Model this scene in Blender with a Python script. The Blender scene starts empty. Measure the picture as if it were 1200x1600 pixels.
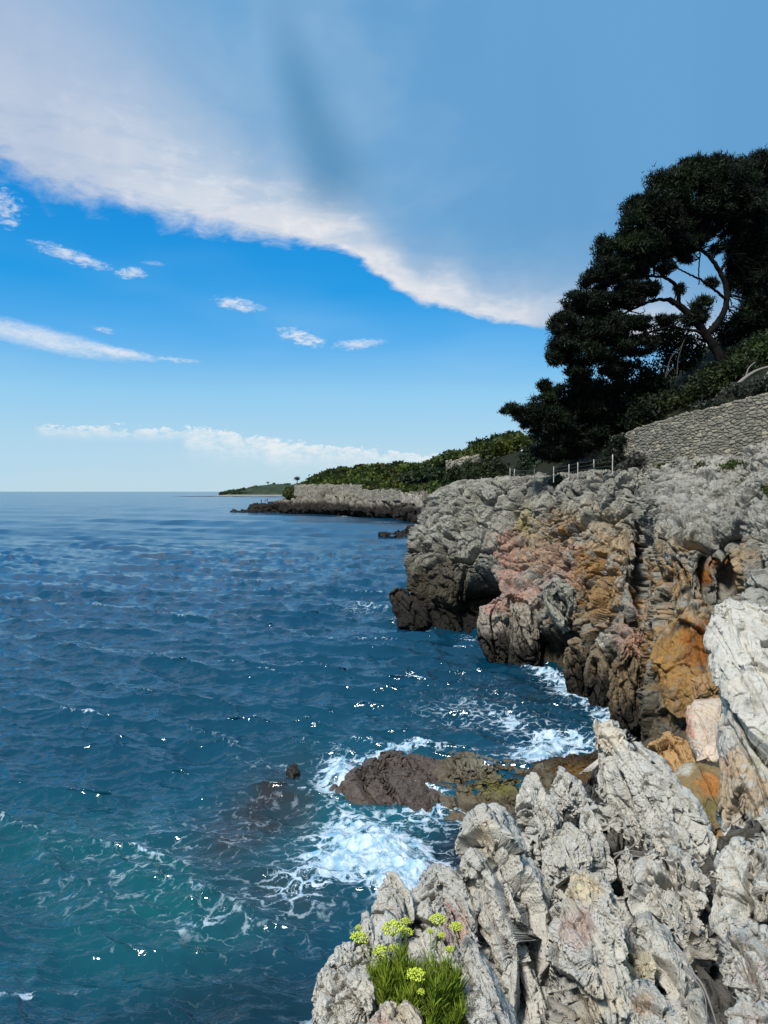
import bpy, math
import numpy as np
from mathutils import Vector
R = math.radians
F = 1164.0            # focal length in photo pixels (1200 x 1600 frame)
HC = 10.0             # eye height above the sea, metres
scene = bpy.context.scene

# ------------------------------------------------------------------ camera
cam = bpy.data.cameras.new("camera"); camo = bpy.data.objects.new("camera", cam)
scene.collection.objects.link(camo); scene.camera = camo
camo.location = (0, 0, HC); camo.rotation_euler = (R(90), 0, 0)
cam.sensor_fit = 'VERTICAL'; cam.sensor_height = 36; cam.lens = F / 1600 * 36
cam.shift_y = -0.02; cam.clip_start = 0.05; cam.clip_end = 60000
scene.view_settings.view_transform = 'Standard'; scene.view_settings.look = 'None'
scene.view_settings.exposure = 0.0; scene.view_settings.gamma = 1.0
scene.render.resolution_x = 768; scene.render.resolution_y = 1024
scene.cycles.max_bounces = 6; scene.cycles.diffuse_bounces = 3; scene.cycles.glossy_bounces = 3
scene.cycles.use_denoising = True

# ------------------------------------------------------------------ sun
SUN_DIR = Vector((-0.38, -0.48, 0.79)).normalized()      # towards the sun
sl = bpy.data.lights.new("sun", 'SUN'); sl.energy = 4.6; sl.angle = R(10); sl.color = (1.0, 0.965, 0.91)
so = bpy.data.objects.new("sun", sl); scene.collection.objects.link(so)
so.rotation_euler = SUN_DIR.to_track_quat('Z', 'Y').to_euler()

# ------------------------------------------------------------------ node helper
def lin(r, g, b):
    f = lambda c: (c/255/12.92) if c/255 <= 0.04045 else ((c/255+0.055)/1.055)**2.4
    return (f(r), f(g), f(b), 1.0)
class NT:
    def __init__(s, tree): s.t = tree; s.n = tree.nodes; s.l = tree.links
    def new(s, typ, **kw):
        nd = s.n.new(typ)
        for k, v in kw.items(): setattr(nd, k, v)
        return nd
    def put(s, sock, v):
        if isinstance(v, bpy.types.NodeSocket): s.l.new(v, sock)
        elif v is not None: sock.default_value = v
    def m(s, op, a, b=None, c=None, clamp=False):
        nd = s.new('ShaderNodeMath', operation=op, use_clamp=clamp)
        s.put(nd.inputs[0], a)
        if b is not None: s.put(nd.inputs[1], b)
        if c is not None: s.put(nd.inputs[2], c)
        return nd.outputs[0]
    def add(s, a, b): return s.m('ADD', a, b)
    def sub(s, a, b): return s.m('SUBTRACT', a, b)
    def mul(s, a, b): return s.m('MULTIPLY', a, b)
    def step(s, x, lo, hi, a=0.0, b=1.0):
        nd = s.new('ShaderNodeMapRange', interpolation_type='SMOOTHSTEP')
        s.put(nd.inputs[0], x); s.put(nd.inputs[1], lo); s.put(nd.inputs[2], hi); s.put(nd.inputs[3], a); s.put(nd.inputs[4], b)
        return nd.outputs[0]
    def linr(s, x, lo, hi, a=0.0, b=1.0):
        nd = s.new('ShaderNodeMapRange'); nd.clamp = True
        s.put(nd.inputs[0], x); s.put(nd.inputs[1], lo); s.put(nd.inputs[2], hi); s.put(nd.inputs[3], a); s.put(nd.inputs[4], b)
        return nd.outputs[0]
    def mix(s, f, a, b, blend='MIX'):
        nd = s.new('ShaderNodeMix', data_type='RGBA', blend_type=blend)
        s.put(nd.inputs[0], f); s.put(nd.inputs[6], a); s.put(nd.inputs[7], b)
        return nd.outputs[2]
    def ramp(s, f, stops, interp='LINEAR'):
        nd = s.new('ShaderNodeValToRGB'); cr = nd.color_ramp; cr.interpolation = interp
        while len(cr.elements) < len(stops): cr.elements.new(0.5)
        for e, (p, c) in zip(cr.elements, stops): e.position = p; e.color = c
        s.put(nd.inputs[0], f); return nd.outputs[0]
    def noise(s, vec, scale, detail=4, rough=0.55, dist=0.0, out=0, typ='FBM'):
        nd = s.new('ShaderNodeTexNoise', noise_dimensions='3D', noise_type=typ)
        s.put(nd.inputs['Vector'], vec); nd.inputs['Scale'].default_value = scale
        nd.inputs['Detail'].default_value = detail; nd.inputs['Roughness'].default_value = rough
        nd.inputs['Distortion'].default_value = dist
        return nd.outputs[out]
    def vor(s, vec, scale, feature='F1', out=0, rnd=1.0):
        nd = s.new('ShaderNodeTexVoronoi', feature=feature)
        s.put(nd.inputs['Vector'], vec); nd.inputs['Scale'].default_value = scale
        nd.inputs['Randomness'].default_value = rnd
        return nd.outputs[out]
    def xyz(s, x, y, z):
        nd = s.new('ShaderNodeCombineXYZ'); s.put(nd.inputs[0], x); s.put(nd.inputs[1], y); s.put(nd.inputs[2], z)
        return nd.outputs[0]
    def mapping(s, vec, sc=(1,1,1), rot=(0,0,0), loc=(0,0,0)):
        nd = s.new('ShaderNodeMapping'); s.put(nd.inputs[0], vec)
        nd.inputs['Scale'].default_value = sc; nd.inputs['Rotation'].default_value = rot; nd.inputs['Location'].default_value = loc
        return nd.outputs[0]

# ------------------------------------------------------------------ world: clear sky ramp, cloud sheet and small clouds by azimuth / elevation
def azel(px, py):
    return (math.degrees(math.atan2(px-600, F)), math.degrees(math.atan2(768-py, math.hypot(F, px-600))))
world = bpy.data.worlds.new("World"); scene.world = world; world.use_nodes = True
wt = NT(world.node_tree); wt.n.clear()
tc = wt.new('ShaderNodeTexCoord').outputs['Generated']
sx = wt.new('ShaderNodeSeparateXYZ'); wt.l.new(tc, sx.inputs[0])
az = wt.mul(wt.m('ARCTAN2', sx.outputs[0], sx.outputs[1]), 57.29578)
el = wt.mul(wt.m('ARCSINE', wt.m('MAXIMUM', wt.m('MINIMUM', sx.outputs[2], 0.9999), -0.9999)), 57.29578)
dirv = tc
sky = wt.new('ShaderNodeTexSky', sky_type='NISHITA', sun_disc=False)
sky.sun_elevation = math.asin(SUN_DIR.z); sky.sun_rotation = math.atan2(SUN_DIR.x, SUN_DIR.y)
skyc = wt.mix(1.0, sky.outputs[0], (0.10, 0.10, 0.10, 1), 'MULTIPLY')
clear = wt.ramp(wt.linr(el, 0.0, 60.0), [
    (0.0, lin(196, 222, 234)), (0.05, lin(180, 217, 238)), (0.12, lin(146, 206, 243)), (0.185, lin(84, 176, 240)),
    (0.25, lin(20, 156, 232)), (0.34, lin(0, 142, 224)), (0.5, lin(0, 128, 214)), (1.0, lin(10, 90, 180))])
azel_v = wt.xyz(az, el, 0.0)
clear = wt.mix(0.08, clear, skyc)
# faint veil in the clear sky toward the lower right
veil = wt.mul(wt.step(wt.noise(wt.mapping(azel_v, (0.03, 0.11, 1), (0, 0, R(-14))), 1.0, 3), 0.45, 0.75), 0.35)
clear = wt.mix(wt.mul(veil, wt.step(el, 24, 6)), clear, lin(170, 215, 245))
# big sheet
pts = [azel(x, y) for x, y in [(-900,-60),(-200,170),(-60,232),(0,250),(60,290),(120,312),(200,318),(260,343),(350,360),(440,376),(520,388),(556,400),(585,425),(620,450),(660,472),(710,482),(760,500),(850,509),(950,525),(1100,548),(1400,590)]]
fc = wt.new('ShaderNodeFloatCurve'); cv = fc.mapping.curves[0]
ps = [((a+60)/120, e/60) for a, e in pts]
cv.points[0].location = (0, ps[0][1]); cv.points[1].location = (1, ps[-1][1])
for p in ps: cv.points.new(*p)
fc.mapping.update(); wt.put(fc.inputs['Value'], wt.linr(az, -60, 60))
edge = wt.mul(fc.outputs[0], 60.0)
nz1 = wt.sub(wt.noise(wt.mapping(azel_v, (0.42, 0.85, 1), (0, 0, R(20))), 1.0, 6, 0.6, 0.35), 0.5)
nz2 = wt.sub(wt.noise(azel_v, 0.16, 4, 0.5), 0.5)
leftw = wt.step(az, 5, -25)
d = wt.sub(el, edge)
d1 = wt.add(d, wt.mul(nz1, wt.add(1.3, wt.mul(leftw, 3.2))))
mask = wt.step(d1, wt.add(-0.25, wt.mul(leftw, -0.9)), wt.add(0.30, wt.mul(leftw, 1.2)))
width = wt.add(2.2, wt.mul(leftw, 4.4))
rel = wt.m('DIVIDE', wt.add(d, wt.add(wt.mul(nz2, 2.6), wt.mul(nz1, 1.6))), width)
grain = wt.noise(wt.mapping(azel_v, (0.11, 0.035, 1), (0, 0, R(-25))), 1.0, 3, 0.5)
cl = wt.ramp(wt.linr(rel, -0.3, 3.5), [
    (0.0, lin(205, 216, 228)), (0.12, lin(232, 232, 236)), (0.24, lin(214, 221, 231)), (0.36, lin(168, 193, 220)), (0.52, lin(130, 174, 214)), (0.75, lin(110, 166, 212)), (1.0, lin(104, 162, 210))])
fib = wt.noise(wt.mapping(azel_v, (0.16, 0.75, 1), (0, 0, R(22))), 1.0, 7, 0.62, 0.4)
bil = wt.noise(wt.mapping(azel_v, (0.5, 0.8, 1), (0, 0, R(15))), 1.0, 7, 0.6, 0.2)
edgez = wt.step(rel, 2.4, 0.2)
cl = wt.mix(wt.mul(wt.mul(wt.step(fib, 0.42, 0.68), edgez), 0.45), cl, lin(148, 182, 215))
cl = wt.mix(wt.mul(wt.mul(wt.step(bil, 0.5, 0.68), wt.step(rel, 1.5, 0.1)), 0.55), cl, lin(244, 243, 244))
cl = wt.mix(wt.mul(wt.step(wt.noise(wt.mapping(azel_v, (0.045, 0.09, 1), (0, 0, R(30)), (3, 1, 0)), 1.0, 4, 0.55, 0.4), 0.48, 0.70), 0.42), cl, lin(158, 192, 222))
# left part stays paler and lavender
cl = wt.mix(wt.mul(wt.step(az, -8, -30), wt.step(rel, 3.8, 0.6, 0, 0.65)), cl, lin(186, 198, 222))
cl = wt.mix(wt.mul(wt.step(grain, 0.4, 0.7), 0.25), cl, lin(92, 152, 200))
def line_shadow(a, b, wa, wb, amt):
    (ax, ay), (bx, by) = azel(*a), azel(*b)
    L2 = (bx-ax)**2+(by-ay)**2
    t = wt.m('DIVIDE', wt.add(wt.mul(wt.sub(az, ax), bx-ax), wt.mul(wt.sub(el, ay), by-ay)), L2)
    pd = wt.m('DIVIDE', wt.sub(wt.mul(wt.sub(az, ax), by-ay), wt.mul(wt.sub(el, ay), bx-ax)), math.sqrt(L2))
    pd = wt.add(pd, wt.mul(nz2, 1.2))
    w = wt.add(wa, wt.mul(t, wb-wa))
    q = wt.m('DIVIDE', wt.m('ABSOLUTE', pd), w)
    return wt.mul(wt.mul(wt.step(q, 1.5, 0.0), amt), wt.mul(wt.step(t, -0.3, 0.45), wt.step(t, 1.05, 0.72)))
cl = wt.mix(line_shadow((440, 30), (545, 350), 1.5, 3.4, 0.66), cl, lin(74, 136, 180))
# unseen sky overhead and behind the viewer: made-up blue cover toned for the fill light
back = wt.m('MAXIMUM', wt.step(sx.outputs[1], 0.25, -0.35), wt.step(el, 42, 66))
cl = wt.mix(back, cl, (0.26, 0.42, 0.62, 1))
mask = wt.m('MAXIMUM', mask, back)
col = wt.mix(mask, clear, cl)
fine = wt.noise(wt.mapping(azel_v, (1.3, 3.2, 1), (0, 0, R(12))), 1.0, 8, 0.7, 0.6)
def puff(col, px, py, rx, ry, ang, amt, c=(238, 240, 243), rag=1.1):
    a0, e0 = azel(px, py); k = 57.3/F
    ca, sa = math.cos(R(ang)), math.sin(R(ang))
    u = wt.sub(az, a0); v = wt.sub(el, e0)
    uu = wt.m('DIVIDE', wt.add(wt.mul(u, ca), wt.mul(v, sa)), rx*k)
    vv = wt.m('DIVIDE', wt.sub(wt.mul(v, ca), wt.mul(u, sa)), ry*k)
    r2 = wt.add(wt.mul(uu, uu), wt.mul(vv, vv))
    q = wt.add(wt.sub(1.0, r2), wt.mul(wt.sub(fine, 0.5), rag*3.2))
    return wt.mix(wt.mul(wt.step(q, 0.0, 1.7), amt), col, lin(*c))
col = puff(col, 8, 325, 26, 26, 0, 0.55, rag=1.8)
col = puff(col, 112, 400, 62, 11, -12, 0.75)
col = puff(col, 205, 427, 24, 10, 5, 0.85)
col = puff(col, 372, 476, 42, 11, -6, 0.9)
col = puff(col, 240, 411, 20, 4, -2, 0.3)
col = puff(col, 470, 527, 42, 13, -14, 0.95, rag=1.3)
col = puff(col, 560, 538, 46, 10, 4, 0.7)
col = puff(col, 163, 516, 18, 5, -8, 0.6)
col = puff(col, 60, 527, 150, 20, -9.5, 1.0, rag=0.35)
col = puff(col, 190, 551, 62, 9, -8, 1.0, rag=0.5)
col = puff(col, 275, 562, 40, 5, -3, 0.5, rag=1.4)
# cumulus bank low over the horizon
cum = wt.noise(wt.mapping(azel_v, (1.0, 1.9, 1)), 1.0, 9, 0.70, 0.3)
def bank(col, x0, x1, ytop0, ytop1, thick, amt, c):
    (a0, e0), (a1, e1) = azel(x0, ytop0), azel(x1, ytop1)
    t = wt.m('DIVIDE', wt.sub(az, a0), a1-a0)
    top = wt.add(e0, wt.mul(t, e1-e0))
    k = wt.sub(top, el)        # degrees below the top line
    k2 = wt.add(k, wt.mul(wt.sub(cum, 0.5), 2.6))
    mm = wt.mul(wt.step(k2, 0.0, 0.25), wt.step(k, thick, thick*0.15))
    mm = wt.mul(mm, wt.mul(wt.step(t, -0.02, 0.06), wt.step(t, 1.02, 0.85)))
    mm = wt.mul(mm, wt.mul(wt.linr(cum, 0.34, 0.60, 0.15, 1.0), wt.step(k, thick*1.1, 0.0, 0.35, 1.0)))
    return wt.mix(wt.mul(mm, amt), col, lin(*c))
col = bank(col, 55, 300, 662, 670, 1.4, 0.9, (228, 236, 241))
col = bank(col, 285, 470, 664, 690, 3.2, 0.85, (236, 241, 244))
col = bank(col, 420, 720, 688, 712, 2.8, 0.8, (236, 241, 244))
below = wt.step(el, 0.0, -1.0)
col = wt.mix(below, col, lin(60, 90, 110))
bg = wt.new('ShaderNodeBackground'); wt.put(bg.inputs[0], col); bg.inputs[1].default_value = 1.0
wo = wt.new('ShaderNodeOutputWorld'); wt.l.new(bg.outputs[0], wo.inputs[0])

# ------------------------------------------------------------------ numpy noise
_rng = np.random.RandomState(7)
PERM = _rng.permutation(256).astype(np.int32); PERM = np.concatenate([PERM]*3)
_g = _rng.normal(size=(256, 3)); GRAD = (_g/np.linalg.norm(_g, axis=1)[:, None]).astype(np.float32)
JIT = _rng.rand(256, 3).astype(np.float32)
def _h(i, j, k): return PERM[(PERM[(PERM[i & 255]+j) & 255]+k) & 255]
def perlin(p, seed=0):
    p = np.asarray(p, np.float32)+seed*17.31
    i = np.floor(p).astype(np.int32); f = p-i
    u = f*f*f*(f*(f*6-15)+10); out = 0
    for dx in (0, 1):
        wx = u[:, 0] if dx else 1-u[:, 0]
        for dy in (0, 1):
            wy = u[:, 1] if dy else 1-u[:, 1]
            for dz in (0, 1):
                wz = u[:, 2] if dz else 1-u[:, 2]
                g = GRAD[_h(i[:, 0]+dx, i[:, 1]+dy, i[:, 2]+dz)]
                out = out+wx*wy*wz*(g[:, 0]*(f[:, 0]-dx)+g[:, 1]*(f[:, 1]-dy)+g[:, 2]*(f[:, 2]-dz))
    return out*1.5
def fbm(p, octv=4, rough=0.5, seed=0):
    a, s, o = 1.0, 0, 0
    for k in range(octv):
        o = o+a*perlin(p*(2.03**k), seed+k); s += a; a *= rough
    return o/s
def ridged(p, octv=4, rough=0.5, seed=0):
    a, s, o = 1.0, 0, 0
    for k in range(octv):
        o = o+a*(1-2*np.abs(perlin(p*(2.03**k), seed+k))); s += a; a *= rough
    return o/s
def worley(p, seed=0):
    p = np.asarray(p, np.float32)+seed*11.7
    i = np.floor(p).astype(np.int32); f = p-i
    f1 = np.full(len(p), 9, np.float32); f2 = f1.copy(); idd = np.zeros(len(p), np.int32)
    for dx in (-1, 0, 1):
        for dy in (-1, 0, 1):
            for dz in (-1, 0, 1):
                h = _h(i[:, 0]+dx, i[:, 1]+dy, i[:, 2]+dz); j = JIT[h]
                q = (f[:, 0]-dx-j[:, 0])**2+(f[:, 1]-dy-j[:, 1])**2+(f[:, 2]-dz-j[:, 2])**2
                m = q < f1
                f2 = np.where(m, f1, np.minimum(f2, q)); idd = np.where(m, h, idd); f1 = np.where(m, q, f1)
    return np.sqrt(f1), np.sqrt(f2), idd
def facets(p, seed=0):
    """piecewise tilted planes, one per cell: broken rock faces; returns height (about -0.5..0.5), border distance, cell id"""
    p = np.asarray(p, np.float32)+seed*11.7
    i = np.floor(p).astype(np.int32); f = p-i
    f1 = np.full(len(p), 9, np.float32); f2 = f1.copy(); idd = np.zeros(len(p), np.int32); V = np.zeros_like(p)
    for dx in (-1, 0, 1):
        for dy in (-1, 0, 1):
            for dz in (-1, 0, 1):
                h = _h(i[:, 0]+dx, i[:, 1]+dy, i[:, 2]+dz); j = JIT[h]
                w = f-np.array([dx, dy, dz], np.float32)-j; q = (w*w).sum(1); m = q < f1
                f2 = np.where(m, f1, np.minimum(f2, q)); idd = np.where(m, h, idd); f1 = np.where(m, q, f1); V = np.where(m[:, None], w, V)
    hh = (V*GRAD[(idd*7+3) & 255]).sum(1)*1.1+(idd % 31)/31*0.55-0.27
    return hh, np.sqrt(f2)-np.sqrt(f1), idd
def sstep(x, a, b):
    t = np.clip((x-a)/(b-a), 0, 1); return t*t*(3-2*t)
def P(px, py, Y):
    px, py, Y = np.broadcast_arrays(np.asarray(px, float), np.asarray(py, float), np.asarray(Y, float))
    return np.stack([(px-600)/F*Y, Y, HC+(768-py)/F*Y], -1)
def toimg(v):
    Y = np.maximum(v[:, 1], 0.1)
    return 600+v[:, 0]/Y*F, 768-(v[:, 2]-HC)/Y*F

# ------------------------------------------------------------------ scene helpers
def link(o): scene.collection.objects.link(o); return o
def tag(o, label=None, cat=None, group=None, kind=None):
    if label: o['label'] = label
    if cat: o['category'] = cat
    if group: o['group'] = group
    if kind: o['kind'] = kind
    return o
def empty(name, loc, label, cat, group=None):
    o = bpy.data.objects.new(name, None); o.location = [float(q) for q in loc]
    link(o); return tag(o, label, cat, group)
def mesh_np(name, v, faces, mat, parent=None, col=None, smooth=True, attrs=None, origin=None):
    v = np.asarray(v, np.float64)
    if parent is not None: base = np.array(parent.location)
    elif origin is not None: base = np.array(origin)
    else: base = None
    vv = v-base if base is not None else v
    me = bpy.data.meshes.new(name); n = len(vv); faces = np.asarray(faces, np.int32)
    k = faces.shape[1]
    me.vertices.add(n); me.vertices.foreach_set("co", vv.astype(np.float32).ravel())
    me.loops.add(faces.size); me.loops.foreach_set("vertex_index", faces.ravel())
    me.polygons.add(len(faces)); me.polygons.foreach_set("loop_start", np.arange(0, faces.size, k, dtype=np.int32))
    me.polygons.foreach_set("use_smooth", np.full(len(faces), smooth))
    me.update(calc_edges=True)
    if col is not None:
        a = me.color_attributes.new("Col", 'FLOAT_COLOR', 'POINT')
        c = np.ones((n, 4), np.float32); c[:, :3] = col; a.data.foreach_set("color", c.ravel())
    for nm, arr in (attrs or {}).items():
        a = me.attributes.new(nm, 'FLOAT', 'POINT'); a.data.foreach_set("value", np.asarray(arr, np.float32))
    me.materials.append(mat)
    o = bpy.data.objects.new(name, me); link(o)
    if parent is not None: o.parent = parent
    elif origin is not None: o.location = origin
    return o
def grid_faces(nu, nv, wrap=False):
    i = np.arange(nu-1)[:, None]; j = np.arange(nv if wrap else nv-1)[None, :]; j2 = (j+1) % nv
    a = i*nv+j; b = i*nv+j2; c = (i+1)*nv+j2; d_ = (i+1)*nv+j
    return np.stack(np.broadcast_arrays(a, b, c, d_), -1).reshape(-1, 4)
def resample(ctrl, nu, nv, wu=None, wv=None):
    """smooth (Catmull-Rom) upsampling of a control grid ctrl[u][v] -> (nu, nv, 3)"""
    c = np.asarray(ctrl, float)
    def cr(a, n, w):
        m = len(a); t = np.linspace(0, m-1, n) if w is None else w
        i = np.clip(np.floor(t).astype(int), 0, m-2); f = (t-i)[:, None, None]
        g = lambda k: a[np.clip(k, 0, m-1)]
        p0, p1, p2, p3 = g(i-1), g(i), g(i+1), g(i+2)
        return 0.5*((2*p1)+(-p0+p2)*f+(2*p0-5*p1+4*p2-p3)*f*f+(-p0+3*p1-3*p2+p3)*f**3)
    c = cr(c, nu, wu); c = cr(c.transpose(1, 0, 2), nv, wv).transpose(1, 0, 2)
    return c
def grid_normals(g, wrap=False):
    if wrap: dv = np.roll(g, -1, 1)-np.roll(g, 1, 1)
    else: dv = np.gradient(g, axis=1)
    du = np.gradient(g, axis=0)
    n = np.cross(du, dv); L = np.linalg.norm(n, axis=2, keepdims=True); return n/np.maximum(L, 1e-9)
def weights_by(widths, n):
    """parameter samples so that segment k gets a share widths[k] of the n samples"""
    cw = np.concatenate([[0], np.cumsum(widths)]); cw = cw/cw[-1]
    return np.interp(np.linspace(0, 1, n), cw, np.arange(len(cw)))

# ------------------------------------------------------------------ materials
def new_mat(name):
    m = bpy.data.materials.new(name); m.use_nodes = True; t = NT(m.node_tree); t.n.clear()
    out = t.new('ShaderNodeOutputMaterial'); return m, t, out
def principled(t, out, base, rough=0.9, spec=0.3, normal=None, **kw):
    b = t.new('ShaderNodeBsdfPrincipled')
    t.put(b.inputs['Base Color'], base); t.put(b.inputs['Roughness'], rough); t.put(b.inputs['Specular IOR Level'], spec)
    if normal is not None: t.l.new(normal, b.inputs['Normal'])
    for k, v in kw.items(): t.put(b.inputs[k], v)
    if out is not None: t.l.new(b.outputs[0], out.inputs[0])
    return b
def rock_mat(name, s, bump=0.5, bd=0.03, pit=1.0, var=0.35, rough=0.92):
    """s: size in metres of the grain"""
    m, t, out = new_mat(name)
    at = t.new('ShaderNodeAttribute', attribute_name='Col').outputs[0]
    pos = t.new('ShaderNodeNewGeometry').outputs['Position']
    n1 = t.noise(pos, 1/s, 6, 0.65); n2 = t.noise(pos, 4/s, 5, 0.7); n3 = t.noise(t.mapping(pos, (1, 1, 0.35)), 0.35/s, 4, 0.6)
    v = t.add(t.mul(t.sub(n1, 0.5), var*1.6), t.add(t.mul(t.sub(n2, 0.5), var*1.3), t.mul(t.sub(n3, 0.5), var*1.2)))
    c = t.mix(1.0, at, t.xyz(t.add(1.0, v), t.add(1.0, v), t.add(1.0, t.mul(v, 1.06))), 'MULTIPLY')
    spots = t.step(t.noise(pos, 2.2/s, 3, 0.6), 0.60, 0.72)
    c = t.mix(t.mul(spots, 0.35), c, t.mix(1.0, c, (0.38, 0.37, 0.36, 1), 'MULTIPLY'))
    p = t.vor(pos, 1.6/s)
    pits = t.mul(t.step(p, 0.0, 0.42), pit*0.5)
    h = t.add(t.add(t.mul(n1, 1.0), t.mul(n2, 0.45)), pits)
    bp = t.new('ShaderNodeBump'); bp.inputs['Strength'].default_value = bump; bp.inputs['Distance'].default_value = bd
    t.l.new(h, bp.inputs['Height'])
    principled(t, out, c, rough, 0.2, bp.outputs[0]); return m
M_cliff = rock_mat('cliff_limestone', 0.55, 0.9, 0.22, 1.0, 0.4)
M_near = rock_mat('karst_limestone', 0.035, 0.9, 0.018, 1.3, 0.26)
M_mid = rock_mat('weathered_limestone', 0.22, 0.8, 0.06, 1.2, 0.28)
M_farrock = rock_mat('far_limestone', 2.2, 0.9, 0.8, 1.0, 0.5)
M_wet = rock_mat('wet_shore_rock', 0.25, 0.9, 0.06, 1.0, 0.5, 0.28)
def plain_mat(name, c, rough=0.8, spec=0.3, var=0.3, scale=8.0):
    m, t, out = new_mat(name)
    pos = t.new('ShaderNodeNewGeometry').outputs['Position']
    n = t.noise(pos, scale, 5, 0.6)
    k = t.add(1.0-var/2, t.mul(n, var))
    principled(t, out, t.mix(1.0, (*c, 1), t.xyz(k, k, k), 'MULTIPLY'), rough, spec); return m
def leaf_mat(name, rough=0.6, trans=0.25):
    m, t, out = new_mat(name)
    at = t.new('ShaderNodeAttribute', attribute_name='Col').outputs[0]
    b = principled(t, None, at, rough, 0.25)
    tr = t.new('ShaderNodeBsdfTranslucent'); t.l.new(at, tr.inputs[0])
    mx = t.new('ShaderNodeMixShader'); mx.inputs[0].default_value = trans
    t.l.new(b.outputs[0], mx.inputs[1]); t.l.new(tr.outputs[0], mx.inputs[2]); t.l.new(mx.outputs[0], out.inputs[0]); return m
M_leaf = leaf_mat('foliage'); M_leaf_near = leaf_mat('samphire_leaf', 0.45, 0.3)
M_bark = plain_mat('pine_bark', (0.010, 0.009, 0.008), 0.9, 0.1, 0.8, 6)
M_dead = plain_mat('dead_wood', (0.22, 0.20, 0.18), 0.9, 0.1, 0.6, 20)
M_twig = plain_mat('shaded_twig', (0.07, 0.062, 0.05), 0.9, 0.1, 0.5, 20)  # darker copy of the dead wood, shade put into its colour
M_post = plain_mat('pale_fence_post', (0.48, 0.45, 0.40), 0.7, 0.3, 0.3, 6)
M_wire = plain_mat('fence_wire', (0.12, 0.12, 0.12), 0.5, 0.4, 0.1)
M_white = plain_mat('lamp_white', (0.7, 0.7, 0.68), 0.5, 0.4, 0.1)
M_soil = plain_mat('hill_soil', (0.016, 0.018, 0.010), 0.95, 0.1, 0.8, 1.2)
M_cloth = [plain_mat('dark_clothes', (0.03, 0.035, 0.05), 0.9, 0.1, 0.1), plain_mat('skin', (0.35, 0.22, 0.16), 0.7, 0.2, 0.1), plain_mat('red_clothes', (0.16, 0.05, 0.04), 0.9, 0.1, 0.1)]

GREY = np.array([0.305, 0.297, 0.252]); PALE = np.array([0.575, 0.55, 0.48]); DARK = np.array([0.045, 0.042, 0.036])
def mixc(c, m, t): m = np.clip(m, 0, 1)[:, None]; return c*(1-m)+np.asarray(t)*m

# ------------------------------------------------------------------ the main cliff
def cliff_disp(v, k=1.0, seed=0):
    w = v+np.stack([fbm(v*0.35, 3, 0.5, seed+1), fbm(v*0.35, 3, 0.5, seed+2), fbm(v*0.35, 3, 0.5, seed+3)], -1)*0.5
    sh = w.copy(); sh[:, 0] += w[:, 2]*0.12; sh[:, 1] -= w[:, 2]*0.10
    h1, e1, i1 = facets(sh*np.array([0.42, 0.42, 0.09]), seed+1)
    h2, e2, i2 = facets((sh+fbm(v*0.9, 2, 0.5, 6)[:, None]*0.15)*np.array([1.05, 1.05, 0.26]), seed+2)
    h3, e3, i3 = facets((sh+fbm(v*1.7, 2, 0.5, 5)[:, None]*0.12)*np.array([2.6, 2.6, 0.95]), seed+3)
    h4, e4, i4 = facets(sh*np.array([5.5, 5.5, 3.4]), seed+4)
    d = 0.8*fbm(v*np.array([0.22, 0.22, 0.12]), 3, 0.5, seed)
    d += 0.75*h1-0.65*sstep(e1, 0.11, 0.0)
    gr1 = perlin(w*np.array([0.50, 0.50, 0.05]), seed+50); gr2 = perlin(w*np.array([1.25, 1.25, 0.16]), seed+51)
    d -= 1.7*sstep(np.abs(gr1), 0.13, 0.0)+0.8*sstep(np.abs(gr2), 0.11, 0.0)*sstep(perlin(v*0.3, seed+52), -0.3, 0.2)
    d += 0.34*h2-0.45*sstep(e2, 0.12, 0.0)
    d += 0.19*h3-0.16*sstep(e3, 0.16, 0.0)
    d += 0.065*h4-0.06*sstep(e4, 0.2, 0.0)
    d += 0.06*ridged(v*np.array([2.5, 2.5, 1.4]), 3, 0.55, seed+8)
    a1 = a2 = h1; b1 = e1; b2 = e2
    return d*k, (a1, b1, i1, a2, b2, i2, i3)
W = {}
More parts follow.
